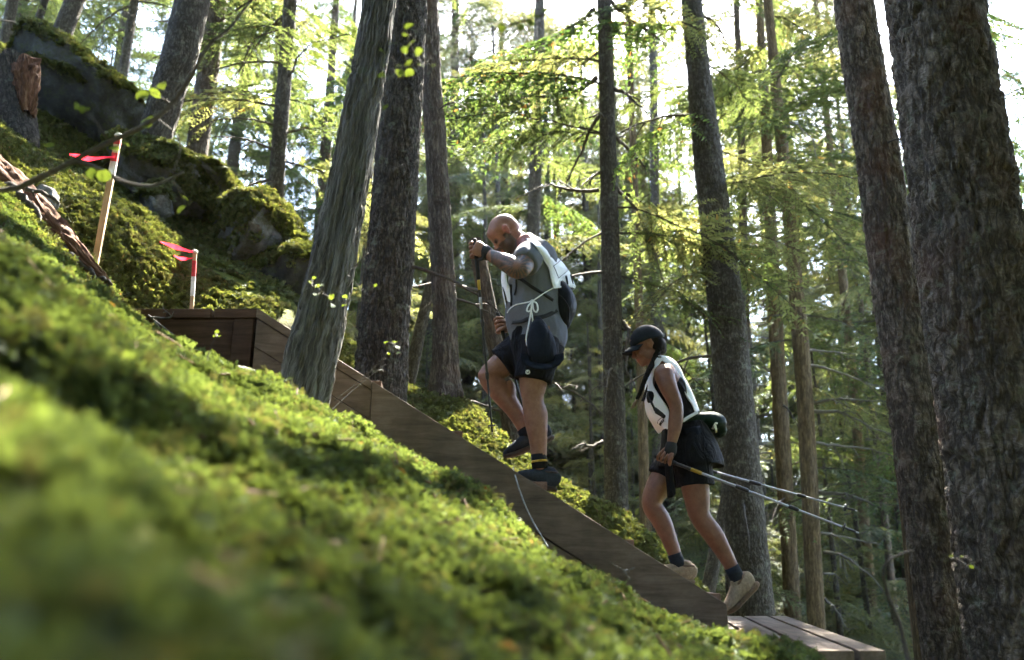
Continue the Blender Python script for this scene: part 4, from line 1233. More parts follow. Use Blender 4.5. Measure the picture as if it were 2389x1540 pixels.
# ------------------------------------------------------------------ shrub twigs near the lens, loose twigs, cord
LEAF = None
def leaf_mesh():
    V, F = [], []
    n = 7
    for i in range(n):
        t = i / (n - 1); w = .42 * math.sin(math.pi * min(1, t ** .8 * .98 + .02)) ** .8
        V += [(t, -w, .10 * math.sin(t * 3) + .08), (t, 0, .10 * math.sin(t * 3)), (t, w, .10 * math.sin(t * 3) + .08)]
        if i:
            a = 3 * (i - 1)
            F += [(a, a + 3, a + 4, a + 1), (a + 1, a + 4, a + 5, a + 2)]
    return MB().add(V, F).mesh('leaf', [M['shrub_leaf']])
LEAF = leaf_mesh()
def shrub(label, stems, leaves, y, size):
    """stems: pixel polylines with radius; leaves: pixel spots"""
    p0 = P(*stems[0][0][0], y)
    r = thing('huckleberry_branch', label, 'branch', tuple(p0), 'leafy twigs near the viewpoint')
    mb = MB()
    rr = random.Random(len(leaves) * 7 + int(stems[0][0][0][0]))
    for k, (pix, rad) in enumerate(stems):
        limb(mb, [P(px, py, y + .04 * math.sin(i + k)) for i, (px, py) in enumerate(pix)], rad, rad * .35, .02, 6, 0, k)
    spts = [q for pix, rad in stems for q in smooth_path([P(px, py, y) for px, py in pix], 30)]
    for (px, py, s) in leaves:
        o = link('leaf', LEAF, r)
        o.location = P(px, py, y + rr.uniform(-.08, .08)); k = size * s
        nq = min(spts, key=lambda q: (q - o.location).length)
        if (nq - o.location).length < .3: mb.tube([nq, nq.lerp(o.location, .5) + Vector((0, 0, .006)), o.location.copy()], [.0014, .0012, .0009], 5)
        k *= .78; o.scale = (k, k, k); o.rotation_euler = (rr.uniform(-.7, .7), rr.uniform(-.8, .6), rr.uniform(0, 6.28))
    mb.build('stem', M['twig'], r)
    adopt(r)
    for c in r.children: c.matrix_parent_inverse = Matrix.Translation(-Vector(r.location))
shrub('long dark blurred branch arching across the upper left corner', [([(-40, 450), (60, 432), (180, 378), (290, 425), (360, 432), (430, 400)], .0095), ([(40, 440), (250, 335), (365, 275), (430, 205), (480, 115), (540, 60), (600, -20)], .0095), ([(365, 275), (420, 330), (400, 420)], .0025)],
      [(350, 215, 1.3), (372, 230, 1.1), (375, 195, 1), (330, 288, 1.2), (345, 300, .9), (200, 252, 1.1), (185, 245, .8), (120, 345, .9), (105, 352, .6), (235, 425, 1.2), (215, 418, .9), (435, 480, .9), (440, 470, .7), (280, 352, .8), (300, 340, .7)], 2.0, .048)
shrub('thin twig of bright leaves hanging before the dark trunk', [([(1290, 30), (1180, 60), (1060, 100), (985, 150), (930, 160), (880, 240)], .0022), ([(985, 150), (960, 110), (945, 70)], .0016)],
      [(945, 68, 1.1), (938, 80, .8), (970, 95, 1.3), (912, 105, 1.2), (940, 110, .9), (968, 125, 1.2), (898, 125, .9), (958, 152, 1.2), (965, 165, 1.2), (930, 155, .9), (940, 178, 1), (880, 180, 1), (895, 183, .8), (895, 155, .6), (905, 245, 1), (885, 240, .7), (990, 158, .9), (1010, 155, .7)], 1.75, .030)
shrub('pair of blurred leaf sprigs before the upper left trees', [([(640, 90), (700, 60), (740, 25), (790, -20)], .0018), ([(700, 60), (735, 125)], .0013)], [(738, 28, 1.1), (735, 128, 1.2), (728, 108, .9), (745, 22, .6), (790, 75, .7), (820, 78, .7)], 1.75, .030)
shrub('blurred leaf spray high above the man', [([(1330, -20), (1260, 35), (1190, 60)], .002)], [(1250, 42, 1.7), (1262, 30, 1.2), (1235, 60, 1), (1172, 55, 1.1), (1110, 60, .6), (1215, 72, .8)], 1.7, .032)
shrub('thin leafy twig crossing the middle of the snag', [([(860, 590), (810, 640), (770, 690), (735, 668), (700, 690)], .002), ([(810, 640), (870, 700)], .0014)],
      [(742, 672, .9), (735, 690, .9), (728, 650, .6), (768, 700, 1), (772, 718, 1), (755, 665, .8), (720, 655, .7), (800, 690, .8), (798, 715, .8), (875, 670, .6)], 2.6, .034)
shrub('small twig with three leaves low before the dark trunk', [([(780, 935), (850, 880), (900, 835)], .0018), ([(850, 880), (930, 800)], .0012)], [(905, 798, 1.1), (920, 800, .9), (925, 812, 1), (935, 822, .8), (903, 825, .5)], 2.9, .032)
shrub('single stem with one yellow bud rising from the near moss', [([(480, 850), (492, 810), (505, 785)], .002)], [(506, 779, .7), (503, 783, .6), (508, 786, .5)], 2.35, .03)
shrub('bare blurred twig with pale tips at the lower right corner', [([(2125, 1570), (2110, 1500), (2095, 1445), (2070, 1385), (2062, 1330), (2085, 1300), (2130, 1285)], .008), ([(2360, 1560), (2365, 1470), (2389, 1400), (2400, 1340)], .0035), ([(2190, 1420), (2250, 1330), (2300, 1300)], .002)],
      [(2215, 1300, .6), (2245, 1298, .6), (2262, 1325, .6)], 2.2, .03)

def twig_thing(name, label, cat, paths, y, r0, mat, seed, tw=3):
    t = thing(name, label, cat, tuple(P(*paths[0][0], y)))
    mb = MB()
    for k, p in enumerate(paths):
        limb(mb, [P(px, py, y + .05 * math.sin(i * 1.3)) for i, (px, py) in enumerate(p)], r0, r0 * .4, .03, 6, tw, seed + k)
    mb.build('stem', M[mat], t); adopt(t)
twig_thing('dead_branch', 'tangle of thin dead twigs before the dark landing box', 'branch', [[(345, 735), (390, 770), (430, 800), (460, 850)], [(350, 740), (400, 740), (380, 720)], [(360, 750), (400, 800), (420, 830)]], 3.7, .005, 'twig_grey', 71)
twig_thing('dead_branch', 'faint dead twig slanting up from moss to the stringer', 'branch', [[(770, 960), (830, 905), (900, 850)]], 3.3, .0022, 'twig_grey', 72, 2)
twig_thing('dead_branch', 'pale feathery twig on the moss below the woman', 'branch', [[(1480, 1325), (1455, 1330), (1425, 1312)], [(1455, 1330), (1470, 1350)]], 2.7, .0022, 'twig_grey', 73, 4)
cord = thing('cord', 'thin grey cord hanging over the stringer by the front shoe', 'cord', tuple(P(1275, 1265, 3.9)))
M['cord'] = simple('grey_cord', (.22, .22, .21), .8, .6, 160)
cpts = [P(1197, 1092, 4.35), P(1205, 1120, 4.12), P(1220, 1165, 4.08), P(1240, 1210, 4.0), P(1260, 1245, 3.85), P(1278, 1275, 3.6)]
MB().tube(smooth_path(cpts, 26), [.0038] * 26, 6).build('line', M['cord'], cord); adopt(cord)

# ------------------------------------------------------------------ people
def cA(x, y): return ((1080 + x / 4.2775) * .9602, (500 + y / 4.2775) * .9602)
def cB(x, y): return ((1080 + x / 3.85) * .9602, (840 + y / 3.85) * .9602)
def cC(x, y): return ((1460 + x / 4.2775) * .9602, (770 + y / 4.2775) * .9602)
def cD(x, y): return ((1500 + x / 2.9386) * .9602, (1080 + y / 2.9386) * .9602)

def skin_mat(name, base, rough=.52):
    m, nt, N, L, bs = mat_new(name)
    v = tex_coord(nt, 'Object')
    at = N.new('ShaderNodeAttribute'); at.attribute_name = 'paint'
    c = ramp(nt, noise(nt, v, 26, 5, .6), [(.3, [base[0] * .78, base[1] * .70, base[2] * .66]), (.7, [x * 1.12 for x in base])])
    c = mixc(nt, .6, c, ramp(nt, noise(nt, v, 140, 4, .7), [(.3, (.72, .66, .62)), (.6, (1, 1, 1))]), 'MULTIPLY')
    hair = ramp(nt, noise(nt, v, 350, 2, .6), [(.35, (.012, .010, .009)), (.7, (.06, .05, .042))])
    sp = N.new('ShaderNodeSeparateColor'); L.new(at.outputs['Color'], sp.inputs[0])
    c = mixc(nt, sp.outputs[0], c, hair)
    ink = ramp(nt, noise(nt, tex_coord(nt, 'Object', (1, 1, 1)), 24, 5, .65, dist=1.5), [(.40, (.016, .019, .023)), (.62, (.055, .052, .050))])
    c = mixc(nt, sp.outputs[1], c, ink)
    c = mixc(nt, sp.outputs[2], c, (.30, .075, .055))
    L.new(c, bs.inputs['Base Color'])
    bs.inputs['Roughness'].default_value = rough; bs.inputs['Specular IOR Level'].default_value = .45
    L.new(bump(nt, noise(nt, v, 260, 3, .6), .0008, .7), bs.inputs['Normal'])
    return m
M['skin_m'] = skin_mat('skin_ruddy', (.215, .104, .062))
M['skin_w'] = skin_mat('skin_tanned', (.175, .078, .043))
M['shirt'] = fabric('heather_grey_shirt', (.115, .12, .138), .06, 700, .014, .9, .22, 7)
M['shorts'] = fabric('black_shorts_cloth', (.007, .007, .009), .2, 700, .03, .8, 0, 11, .12)
M['navy'] = fabric('navy_jacket_cloth', (.008, .010, .016), .2, 700, .014, .7)
M['bib'] = fabric('white_bib_cloth', (.72, .74, .78), .03, 900, .006, .75)
M['black_print'] = simple('black_print', (.012, .012, .013), .6, .1)
M['black_web'] = simple('black_webbing', (.012, .012, .013), .7, .2, 200, .001)
M['pack'] = fabric('black_pack_cloth', (.011, .012, .016), .2, 500, .012, .55)
M['cap'] = fabric('dark_cap_cloth', (.014, .016, .020), .2, 700, .004, .7)
M['shoe_dark'] = fabric('dark_shoe_mesh', (.020, .026, .034), .3, 400, .004, .7)
M['sole_dark'] = simple('dark_rubber_sole', (.035, .028, .024), .7, .3, 60, .003)
M['shoe_tan'] = fabric('tan_shoe_leather', (.25, .195, .135), .3, 300, .005, .75)
M['sole_tan'] = simple('dusty_rubber_sole', (.13, .085, .055), .8, .25, 60, .004)
M['sock'] = fabric('charcoal_sock', (.022, .026, .034), .2, 400, .003)
M['sock_black'] = fabric('black_sock', (.012, .012, .014), .2, 400, .003)
M['yellow'] = simple('yellow_stripe', (.36, .24, .03), .7, .1)
M['hair'] = simple('dark_hair', (.010, .008, .007), .75, .5, 220, .002, 0, .12)
M['hair_tip'] = simple('faded_brown_hair', (.13, .08, .045), .5, .4, 220, .002)
M['pole_black'] = simple('black_pole_paint', (.012, .012, .014), .4, .15, 60, 0, 0, .5)
M['pole_silver'] = simple('silver_pole_metal', (.36, .37, .39), .45, .15, 60, 0, .8, .5)
M['pole_grip'] = simple('black_rubber_grip', (.014, .014, .016), .75, .15, 90, .001)
M['green_pack'] = fabric('dark_green_pack_cloth', (.008, .018, .015), .2, 500, .006, .6)
M['white_mark'] = simple('white_print', (.75, .75, .74), .6, .04)
M['eye'] = simple('dark_eye', (.03, .02, .015), .2, .1)

def head_axes(pitch, yaw):
    f = Vector((-math.cos(pitch), 0, -math.sin(pitch))); u = Vector((-math.sin(pitch), 0, math.cos(pitch))); l = Vector((0, -1, 0))
    rot = Matrix.Rotation(yaw, 3, u)
    return rot @ f, u, rot @ l

def add_head(mb, O, ax, s=1.0, slim=1.0):
    f, u, l = ax
    def pt(a, b, c=0): return O + (f * a + u * b + l * c * slim) * s
    def e(c, r): mb.ell(pt(*c), (r[0] * s, r[1] * s * slim, r[2] * s), (f, l, u), 20, 14)
    e((-.002, .045), (.098, .077, .088)); e((.03, .04), (.073, .072, .080)); e((-.03, .02), (.068, .066, .07))
    e((.052, -.012), (.05, .058, .075)); e((.045, -.058), (.048, .052, .05)); e((.078, -.088), (.024, .026, .022))
    e((.087, .028), (.018, .046, .014)); e((.075, .06), (.03, .05, .04))
    for k in (-1, 1):
        e((.075, -.026, .036 * k), (.024, .02, .022)); e((.03, -.06, .046 * k), (.035, .014, .03))
        e((-.004, .004, .079 * k), (.020, .009, .031)); e((-.012, .018, .083 * k), (.013, .008, .018)); e((.0, -.022, .078 * k), (.01, .007, .011))
    mb.tube([pt(.092, .022), pt(.108, -.004), pt(.121, -.026), pt(.108, -.036)], [.009 * s, .010 * s, .014 * s, .010 * s], 8, tuple(l))
    e((.112, -.030), (.014, .019, .009)); e((.098, -.058), (.010, .022, .007)); e((.096, -.070), (.010, .02, .007))
    return pt

def grip_hand(mb, wrist, pp, pd, s=1.0, flip=1, thumb_up=True):
    """closed hand round a pole at pp with axis pd"""
    e1 = Vector(pd).normalized()
    w = Vector(wrist) - Vector(pp)
    e2 = (w - e1 * w.dot(e1)).normalized()
    e3 = e1.cross(e2) * flip
    pp = Vector(pp)
    k0 = pp + e2 * .012 * s + e3 * .030 * s
    mb.tube([Vector(wrist), Vector(wrist).lerp(k0, .35) , Vector(wrist).lerp(k0, .75), k0], [(.023 * s, .030 * s), (.021 * s, .036 * s), (.020 * s, .042 * s), (.015 * s, .040 * s)], 12, tuple(e1))
    for off, r, ex in ((-.032, .0085, .85), (-.011, .0098, 1.0), (.011, .0102, 1.05), (.033, .0096, .97)):
        c = pp + e1 * off * s
        pts = []
        for a in (75, 35, -10, -60, -110, -150 * ex):
            t = R(a); rad = (.031 if a > 50 else .027) * s
            pts.append(c + (e3 * math.sin(t) + (-e2) * math.cos(t)) * rad + (e1 * .004 * s * math.sin(t * 2)))
        mb.tube(pts, [r * s * 1.05, r * s * 1.1, r * s, r * s * 1.02, r * s * .92, r * s * .75], 8, tuple(e1))
    sg = 1 if thumb_up else -1
    b = Vector(wrist).lerp(pp, .45) - e3 * .012 * s + e1 * .022 * sg * s
    mb.tube([b, pp + e2 * .012 * s - e3 * .030 * s + e1 * .030 * sg * s, pp - e2 * .014 * s - e3 * .030 * s + e1 * .036 * sg * s, pp - e2 * .032 * s - e3 * .008 * s + e1 * .040 * sg * s], [.015 * s, .0125 * s, .011 * s, .009 * s], 8, tuple(e1))

def paint(me, fn):
    v = coords(me); c = np.ones((len(v), 4), np.float32); c[:, :3] = fn(v)
    a = me.color_attributes.new('paint', 'FLOAT_COLOR', 'POINT'); a.data.foreach_set('color', c.ravel())

def join_mesh(me, mb):
    """append the pieces of mb to mesh me"""
    b = bmesh.new(); b.from_mesh(me)
    t = mb.mesh('t', [], True); b.from_mesh(t); bpy.data.meshes.remove(t)
    b.to_mesh(me); b.free(); me.update()
    me.polygons.foreach_set('use_smooth', np.ones(len(me.polygons), dtype=bool))

def wrinkle(me, amp, scale, seed, stretch=(1, 1, .5)):
    v = coords(me); n = normals(me)
    k = fbm(v * scale * np.array(stretch), 3, seed); k2 = 1 - np.abs(fbm(v * scale * .7 * np.array(stretch) + 9, 2, seed + 5))
    set_coords(me, v + n * (amp * (k * .6 + k2 - .6))[:, None])

def body_mesh(mb, hands, voxel=.0065, it=3):
    me = remesh(mb, voxel, it); join_mesh(me, hands); return me

def shoe(root, ankle, heel, toe, up, mat_up, mat_sole, name='shoe', w=.048, hi=.062, tr=.022):
    """low shoe from heel to toe; up points out of the opening"""
    h, t = Vector(heel), Vector(toe); d = (t - h); Lf = d.length; d.normalize()
    up = (Vector(up) - d * Vector(up).dot(d)).normalized(); lat = d.cross(up)
    mb = MB()
    pts, rad = [], []
    for f, hh, ww in ((.04, .046, .030), (.14, .052, .037), (.30, .052, .040), (.48, .044, .044), (.66, .034, .050), (.84, .027, .046), (.955, .020, .030)):
        pts.append(h + d * Lf * f + up * (tr + hh * .92)); rad.append((hh, ww * w / .048))
    mb.tube(pts, rad, 20, tuple(lat))
    a = Vector(ankle)
    mb.tube([h + d * Lf * .24 + up * .05, h + d * Lf * .24 + up * (.05 + hi * .7)], [(.050, .038), (.047, .037)], 16, tuple(lat))
    mb.tube([h + d * Lf * .52 + up * .085, h + d * Lf * .42 + up * .105, h + d * Lf * .36 + up * (.075 + hi * .8)], [(.012, .026), (.012, .026), (.008, .022)], 10, tuple(lat))
    mb.tube([h + d * Lf * .03 + up * .05, h + d * Lf * .045 + up * (.06 + hi * .75)], [(.016, .026), (.009, .016)], 10, tuple(lat))
    me = remesh(mb, .005, 2); me.materials.append(mat_up)
    s = link(name, me, root)
    sb = MB(); pts, rad = [], []
    for f, ww, lift in ((.0, .026, .004), (.1, .037, 0), (.3, .037, 0), (.5, .038, 0), (.7, .048, 0), (.88, .042, .006), (.99, .022, .018)):
        pts.append(h + d * Lf * f + up * (tr * .5 + lift)); rad.append((tr * .75, ww * 1.06 * w / .048))
    sb.tube(pts, rad, 14, tuple(lat)); sb.build('sole', mat_sole, s)
    cl = MB(); c0 = h + d * Lf * .24 + up * (.05 + hi * .75)
    ring = [c0 + d * (.046 * math.cos(t_)) + lat * (.036 * math.sin(t_)) + up * (.010 * math.cos(t_ + 3.14)) for t_ in [2 * math.pi * i / 16 for i in range(17)]]
    cl.tube(ring, [.0065] * 17, 7, tuple(up), False); cl.build('collar', mat_sole, s)
    lc = MB()
    for k in range(5):
        f = .40 + .075 * k
        c = h + d * Lf * f + up * (tr + [.088, .081, .073, .066, .060][k])
        lc.tube([c - lat * .024 - up * .006, c + up * .004, c + lat * .024 - up * .006], [.003, .0035, .003], 5, tuple(d))
    lc.build('lace', M['sole_tan'] if mat_up is M['shoe_tan'] else M['black_web'], s)
    return s

def band(root, a, b, r, mat, name):
    mb = MB(); mb.tube([Vector(a), Vector(b)], [r, r], 16, (0, 1, 0), True, rnd=False)
    return mb.build(name, mat, root)

def flat_strip(pts, width, thick, mat, name, root, normal=(0, -1, 0)):
    """webbing: pts with a constant width, thin towards normal"""
    p = smooth_path(pts, max(8, len(pts) * 5)); nrm = Vector(normal)
    vs, fs = [], []
    for i, c in enumerate(p):
        t = (p[min(i + 1, len(p) - 1)] - p[max(i - 1, 0)]).normalized()
        s = t.cross(nrm).normalized() * width * .5; n = nrm * thick
        vs += [tuple(c - s), tuple(c + s), tuple(c + s + n), tuple(c - s + n)]
        if i:
            a = 4 * (i - 1)
            for k in range(4): fs.append((a + k, a + (k + 1) % 4, a + 4 + (k + 1) % 4, a + 4 + k))
    fs += [(3, 2, 1, 0), (len(vs) - 4, len(vs) - 3, len(vs) - 2, len(vs) - 1)]
    return MB().add(vs, fs).build(name, mat, root)

def panel(rows, name, mat, root, nu=14, nv=26, thick=.004, bulge=.0):
    """cloth panel: every row is a list of points across; smooth through all"""
    rows = [smooth_path(r, nu) for r in rows]
    cols = [smooth_path([r[j] for r in rows], nv) for j in range(nu)]
    V, F = [], []
    for i in range(nv):
        for j in range(nu):
            q_ = cols[j][i]; n_ = fbm(np.array([[q_.x * 13 + q_.z * 5, q_.y * 13, q_.z * 7]]), 2, 5)[0]
            e_ = min(1, 3 * min(j, nu - 1 - j) / nu)
            V.append((q_.x + (.009 * n_ * e_ if name.endswith('back') else -.007 * n_ * e_), q_.y - .008 * n_ * e_, q_.z))
    for i in range(nv - 1):
        for j in range(nu - 1): F.append((i * nu + j, i * nu + j + 1, (i + 1) * nu + j + 1, (i + 1) * nu + j))
    o = MB().add(V, F).build(name, mat, root)
    so = o.modifiers.new('solid', 'SOLIDIFY'); so.thickness = thick; so.offset = 0
    return o, cols

def pole(name, label, pts, y_list, group, segs, root_pt=None, basket=None, grip=None, r=.0085):
    """trekking pole along pixel points; segs: (f0, f1, radius, material, part name)"""
    a, b = P(*pts[0], y_list[0]), P(*pts[-1], y_list[-1])
    t = thing(name, label, 'pole', tuple(b), group)
    d = b - a
    for f0, f1, rr, mt, nm in segs:
        MB().tube([a + d * f0, a + d * f1], [rr, rr * .97], 10, (0, 1, .1)).build(nm, M[mt], t)
    if basket:
        ax = d.normalized(); s = ax.cross(Vector((0, 1, .1))).normalized(); q = ax.cross(s)
        MB().ell(a + d * basket, (.024, .024, .006), (s, q, ax), 12, 6).build('basket', M['pole_black'], t)
    adopt(t)
    return a, b, d

# ============================ the man
D = 4.6
def m(px, py, dy=0.0): return P(px, py, D + dy)
HAX = head_axes(R(43), R(-8))
mb = MB()
torso = [((1252, 828), .125, .165), ((1256, 790), .155, .185), ((1249, 745), .160, .185), ((1251, 690), .165, .190), ((1250, 640), .152, .200), ((1243, 605), .135, .195), ((1231, 580), .085, .150)]
tp, tr_ = smooth_path([m(*t[0]) for t in torso], 24, [(t[1], t[2]) for t in torso])
mb.tube(tp, tr_, 28)
mb.tube([m(1238, 590), m(1212, 568), m(1192, 552)], [.085, .070, .066], 16)
for k in (-1, 1): mb.ell(m(1236, 594, .175 * k), (.075, .07, .075))
hp = add_head(mb, m(1184, 546), HAX)
armL = [m(1236, 594, -.185), m(1226, 612, -.27), m(1210, 630, -.335), m(1190, 618, -.31), m(1160, 603, -.27), m(1136, 591, -.235)]
ap, ar = smooth_path(armL, 20, [.068, .062, .054, .056, .043, .031]); mb.tube(ap, ar, 16)
armR = [m(1240, 596, .185), m(1262, 660, .24), m(1268, 725, .26), m(1235, 752, .2), m(1194, 762, .13)]
ap2, ar2 = smooth_path(armR, 18, [.066, .058, .047, .042, .031]); mb.tube(ap2, ar2, 16)
def leg(mb, pts, rad): p, r = smooth_path(pts, 26, rad); mb.tube(p, r, 18)
leg(mb, [m(1259, 772, -.085), m(1250, 850, -.10), m(1243, 905, -.10), m(1243, 936, -.10), m(1250, 978, -.09), m(1256, 1035, -.09), m(1259, 1088, -.09)], [.11, .098, .076, .062, .067, .050, .040])
leg(mb, [m(1250, 785, .10), m(1200, 828, .12), m(1160, 860, .12), m(1142, 881, .12), m(1168, 915, .12), m(1205, 965, .11), m(1232, 1016, .10)], [.11, .095, .075, .066, .066, .050, .039])
for kn, dy in (((1236, 928), -.115), ((1128, 876), .11)): mb.ell(m(*kn, dy), (.034, .04, .042))
for cf, dy in (((1262, 972), -.09), ((1190, 918), .115)): mb.ell(m(*cf, dy), (.040, .048, .085))
hands = MB()
pA, pB = m(1108, 561, -.23), m(1149, 1014, -.05)
pd1 = (pB - pA)
gp1 = pA + pd1 * .045
grip_hand(hands, m(1134, 590, -.235), gp1, pd1, 1.12, 1)
q1, q2 = P(1152, 745, D + .12), P(1242, 1040, D + .12)
gp2 = P(1168, 757, D + .12); pd2 = P(1210, 915, D + .12) - gp2
grip_hand(hands, m(1194, 762, .13), gp2, pd2, 1.12, -1)
man_me = body_mesh(mb, hands)
Oh = m(1184, 546); f_, u_, l_ = HAX
aE = m(1205, 627, -.33)
def man_paint(v):
    d = v - np.array(Oh); a, b, c = d @ np.array(f_), d @ np.array(u_), d @ np.array(l_)
    hd = np.linalg.norm(d, axis=1) < .2
    beard = hd & (b < -.028 - .10 * np.clip(.03 - a, 0, 1)) & (a > -.005) & (a < .125)
    beard |= hd & (np.abs(a - .018) < .016) & (b < .0) & (b > -.06)
    lip = hd & (a > .094) & (np.abs(b + .064) < .010) & (np.abs(c) < .022)
    stub = hd & (b > .03) & (a < .02)
    o = np.zeros((len(v), 3)); o[:, 0] = np.where(beard & ~lip, .9, np.where(stub, .08, 0)); o[:, 2] = np.where(lip, .6, 0)
    eye = hd & (np.hypot(a - .088, b - .004) < .016) & (np.abs(c) > .018) & (np.abs(c) < .05); o[:, 0] = np.where(eye, .75, o[:, 0])  # skin round the eyes painted dark for the shade of the sockets
    ear = hd & (np.abs(c) > .078); o[:, 2] = np.where(ear, .5, o[:, 2])
    # ink on the near arm, with bare rays and a bare elbow
    P0 = np.array([tuple(p) for p in ap]); dd = np.sqrt(((v[:, None, :] - P0[None]) ** 2).sum(-1)).min(1)
    on = (dd < .085) & (v[:, 0] > P(1146, 600, D - .24).x) & (v[:, 1] < D - .15)
    e = v - np.array(aE); rr = np.hypot(e[:, 0], e[:, 2]); an = np.arctan2(e[:, 2], e[:, 0])
    rays = .5 + .5 * np.sin(an * 17)
    bare = np.clip((.030 - rr) / .018, 0, 1)
    ink = np.where(on, np.where(rr < .12, .9 - .55 * (rays > .72), .95), 0) * (1 - bare)
    ink *= np.clip(.85 + .5 * fbm(v * 22, 3, 4), .5, 1)
    o[:, 1] = ink
    return o
paint(man_me, man_paint); man_me.materials.append(M['skin_m'])
man = thing('person', 'bald bearded hiker in grey shirt and black shorts climbing with two poles', 'person', tuple(m(1255, 1140)), 'hikers on the stairs')
link('body', man_me, man)
for k in (-1, 1): MB().ell(hp(.0895, .004, .033 * k), (.011, .012, .009), (f_, l_, u_), 10, 7).build('eye', M['eye'], man)
# shirt
sb = MB()
sh = [((1253, 806), .168, .200), ((1256, 780), .172, .200), ((1248, 745), .176, .200), ((1246, 690), .170, .205), ((1248, 640), .160, .214), ((1243, 607), .148, .206), ((1232, 583), .100, .155), ((1222, 572), .078, .085)]
sp_, sr_ = smooth_path([m(*t[0]) for t in sh], 30, [(t[1], t[2]) for t in sh]); sb.tube(sp_, sr_, 32, rnd=False)
sb.tube([m(1238, 594, -.14), m(1236, 597, -.20), m(1231, 606, -.245), m(1224, 615, -.275)], [.085, .084, .080, .078], 18, rnd=False)
sb.tube([m(1238, 594, .14), m(1246, 612, .21), m(1257, 645, .235)], [.085, .082, .078], 18, rnd=False)
shirt_me = remesh(sb, .009, 4); wrinkle(shirt_me, .014, 9, 3, (1, 1, .6)); shirt_me.materials.append(M['shirt'])
link('shirt', shirt_me, man); SH = bvh_of(shirt_me)

# shorts
sb = MB()
sb.tube([m(1250, 842), m(1254, 812), m(1255, 775)], [(.135, .175), (.165, .195), (.165, .195)], 28)
p, r = smooth_path([m(1259, 790, -.09), m(1252, 840, -.10), m(1243, 889, -.10)], 10, [.128, .118, .112]); sb.tube(p, r, 20, rnd=False)
p, r = smooth_path([m(1250, 788, .10), m(1212, 820, .115), m(1172, 852, .12)], 10, [.128, .118, .114]); sb.tube(p, r, 20, rnd=False)
sm_ = remesh(sb, .009, 3); wrinkle(sm_, .006, 9, 8); sm_.materials.append(M['shorts']); link('shorts', sm_, man); SHO = bvh_of(sm_)
lo = MB(); c = stick(SHO, *cB(779, 247), .004); lo.ell(c, (.0135, .003, .0135), None, 16, 6); lg_ = lo.build('logo', M['white_mark'], man)
lo = MB(); lo.tube(smooth_path([c + Vector((-.005, -.004, .006)), c + Vector((-.005, -.004, -.002)), c + Vector((0, -.004, -.006)), c + Vector((.005, -.004, -.002)), c + Vector((.005, -.004, .006))], 12), [.0018] * 12, 6); lo.build('logo_mark', M['black_print'], lg_)
# socks and shoes
band(man, m(1257, 1060, -.09), m(1260, 1094, -.09), .045, M['sock_black'], 'sock')
band(man, m(1258.3, 1074, -.09), m(1258.8, 1079, -.09), .0465, M['yellow'], 'sock_stripe')
shoe(man, m(1259, 1085, -.09), m(1292, 1148, -.09), m(1205, 1122, -.09), (0.15, 0, 1), M['shoe_dark'], M['sole_dark'])
band(man, m(1222, 1000, .105), m(1237, 1026, .10), .045, M['sock_black'], 'sock')
shoe(man, m(1232, 1016, .10), m(1290, 1026, .10), m(1183, 1074, .10), (-.35, 0, 1), M['shoe_dark'], M['sole_dark'])
# wrist straps
wd = (ap[-1] - ap[-4]).normalized()
mbw = MB(); mbw.tube([ap[-2] + wd * .012, ap[-2] + wd * .038], [.043, .046], 16, (0, 1, 0)); mbw.build('wrist_strap', M['black_web'], man)
flat_strip([ap[-2] + wd * .03 + Vector((.0, -.035, -.03)), ap[-2] + wd * .05 + Vector((0, -.04, -.065)), gp1 + Vector((.012, -.02, -.075))], .018, .004, M['black_web'], 'wrist_strap', man)
# bib: back panel lies over the pack, front panel over the chest
nearE = [cA(*t) for t in ((820, 338), (905, 375), (975, 450), (1035, 560), (1090, 650), (1112, 760), (1136, 852))]
silE = [cA(*t) for t in ((770, 335), (870, 345), (1000, 405), (1130, 505), (1235, 600), (1305, 700), (1350, 850))]
rows = []
for i, (a, b) in enumerate(zip(nearE, silE)):
    w_ = (.115, .135, .15, .155, .155, .15, .15)[i]
    A_, B_ = stick(SH, *a, .014), P(*b, D)
    mp_ = (a[0] * .45 + b[0] * .55, a[1] * .45 + b[1] * .55 - 2)
    mid_ = P(*mp_, D - w_ * .68)
    hit = SH.ray_cast(Vector((0, 0, 0)), ray(*mp_).normalized())[0]
    if hit is not None and hit.y < mid_.y + .02: mid_ = P(*mp_, hit.y - .018)
    rows.append([A_, mid_, B_, Vector((mid_.x, 2 * D - mid_.y, mid_.z)), Vector((A_.x, 2 * D - A_.y, A_.z))])
bibB, bc = panel(rows, 'bib_back', M['bib'], man)
def on_panel(cols, u, v, off=.006):
    nu, nv = len(cols), len(cols[0]); j, i = u * (nu - 1), v * (nv - 1)
    j0, i0 = min(int(j), nu - 2), min(int(i), nv - 2); fj, fi = j - j0, i - i0
    a = cols[j0][i0].lerp(cols[j0 + 1][i0], fj); b = cols[j0][i0 + 1].lerp(cols[j0 + 1][i0 + 1], fj)
    n = (cols[j0 + 1][i0] - cols[j0][i0]).cross(cols[j0][i0 + 1] - cols[j0][i0]).normalized()
    if n.y > 0: n = -n
    return a.lerp(b, fi) + n * off
def print_line(cols, uv, r, mat, name, root):
    pts = []
    for k in range(len(uv) - 1):
        for s in range(5): pts.append(on_panel(cols, uv[k][0] + (uv[k + 1][0] - uv[k][0]) * s / 5, uv[k][1] + (uv[k + 1][1] - uv[k][1]) * s / 5))
    pts.append(on_panel(cols, *uv[-1]))
    MB().tube(pts, [(r, .0015)] * len(pts), 6, (0, 1, 0), True, rnd=False).build(name, mat, root)
print_line(bc, [(.13, .66), (.40, .63), (.42, .80), (.15, .86), (.13, .66)], .0018, M['black_print'], 'printed_outline', bibB)
print_line(bc, [(.22, .52), (.42, .50), (.41, .58)], .0018, M['black_print'], 'printed_outline', bibB)
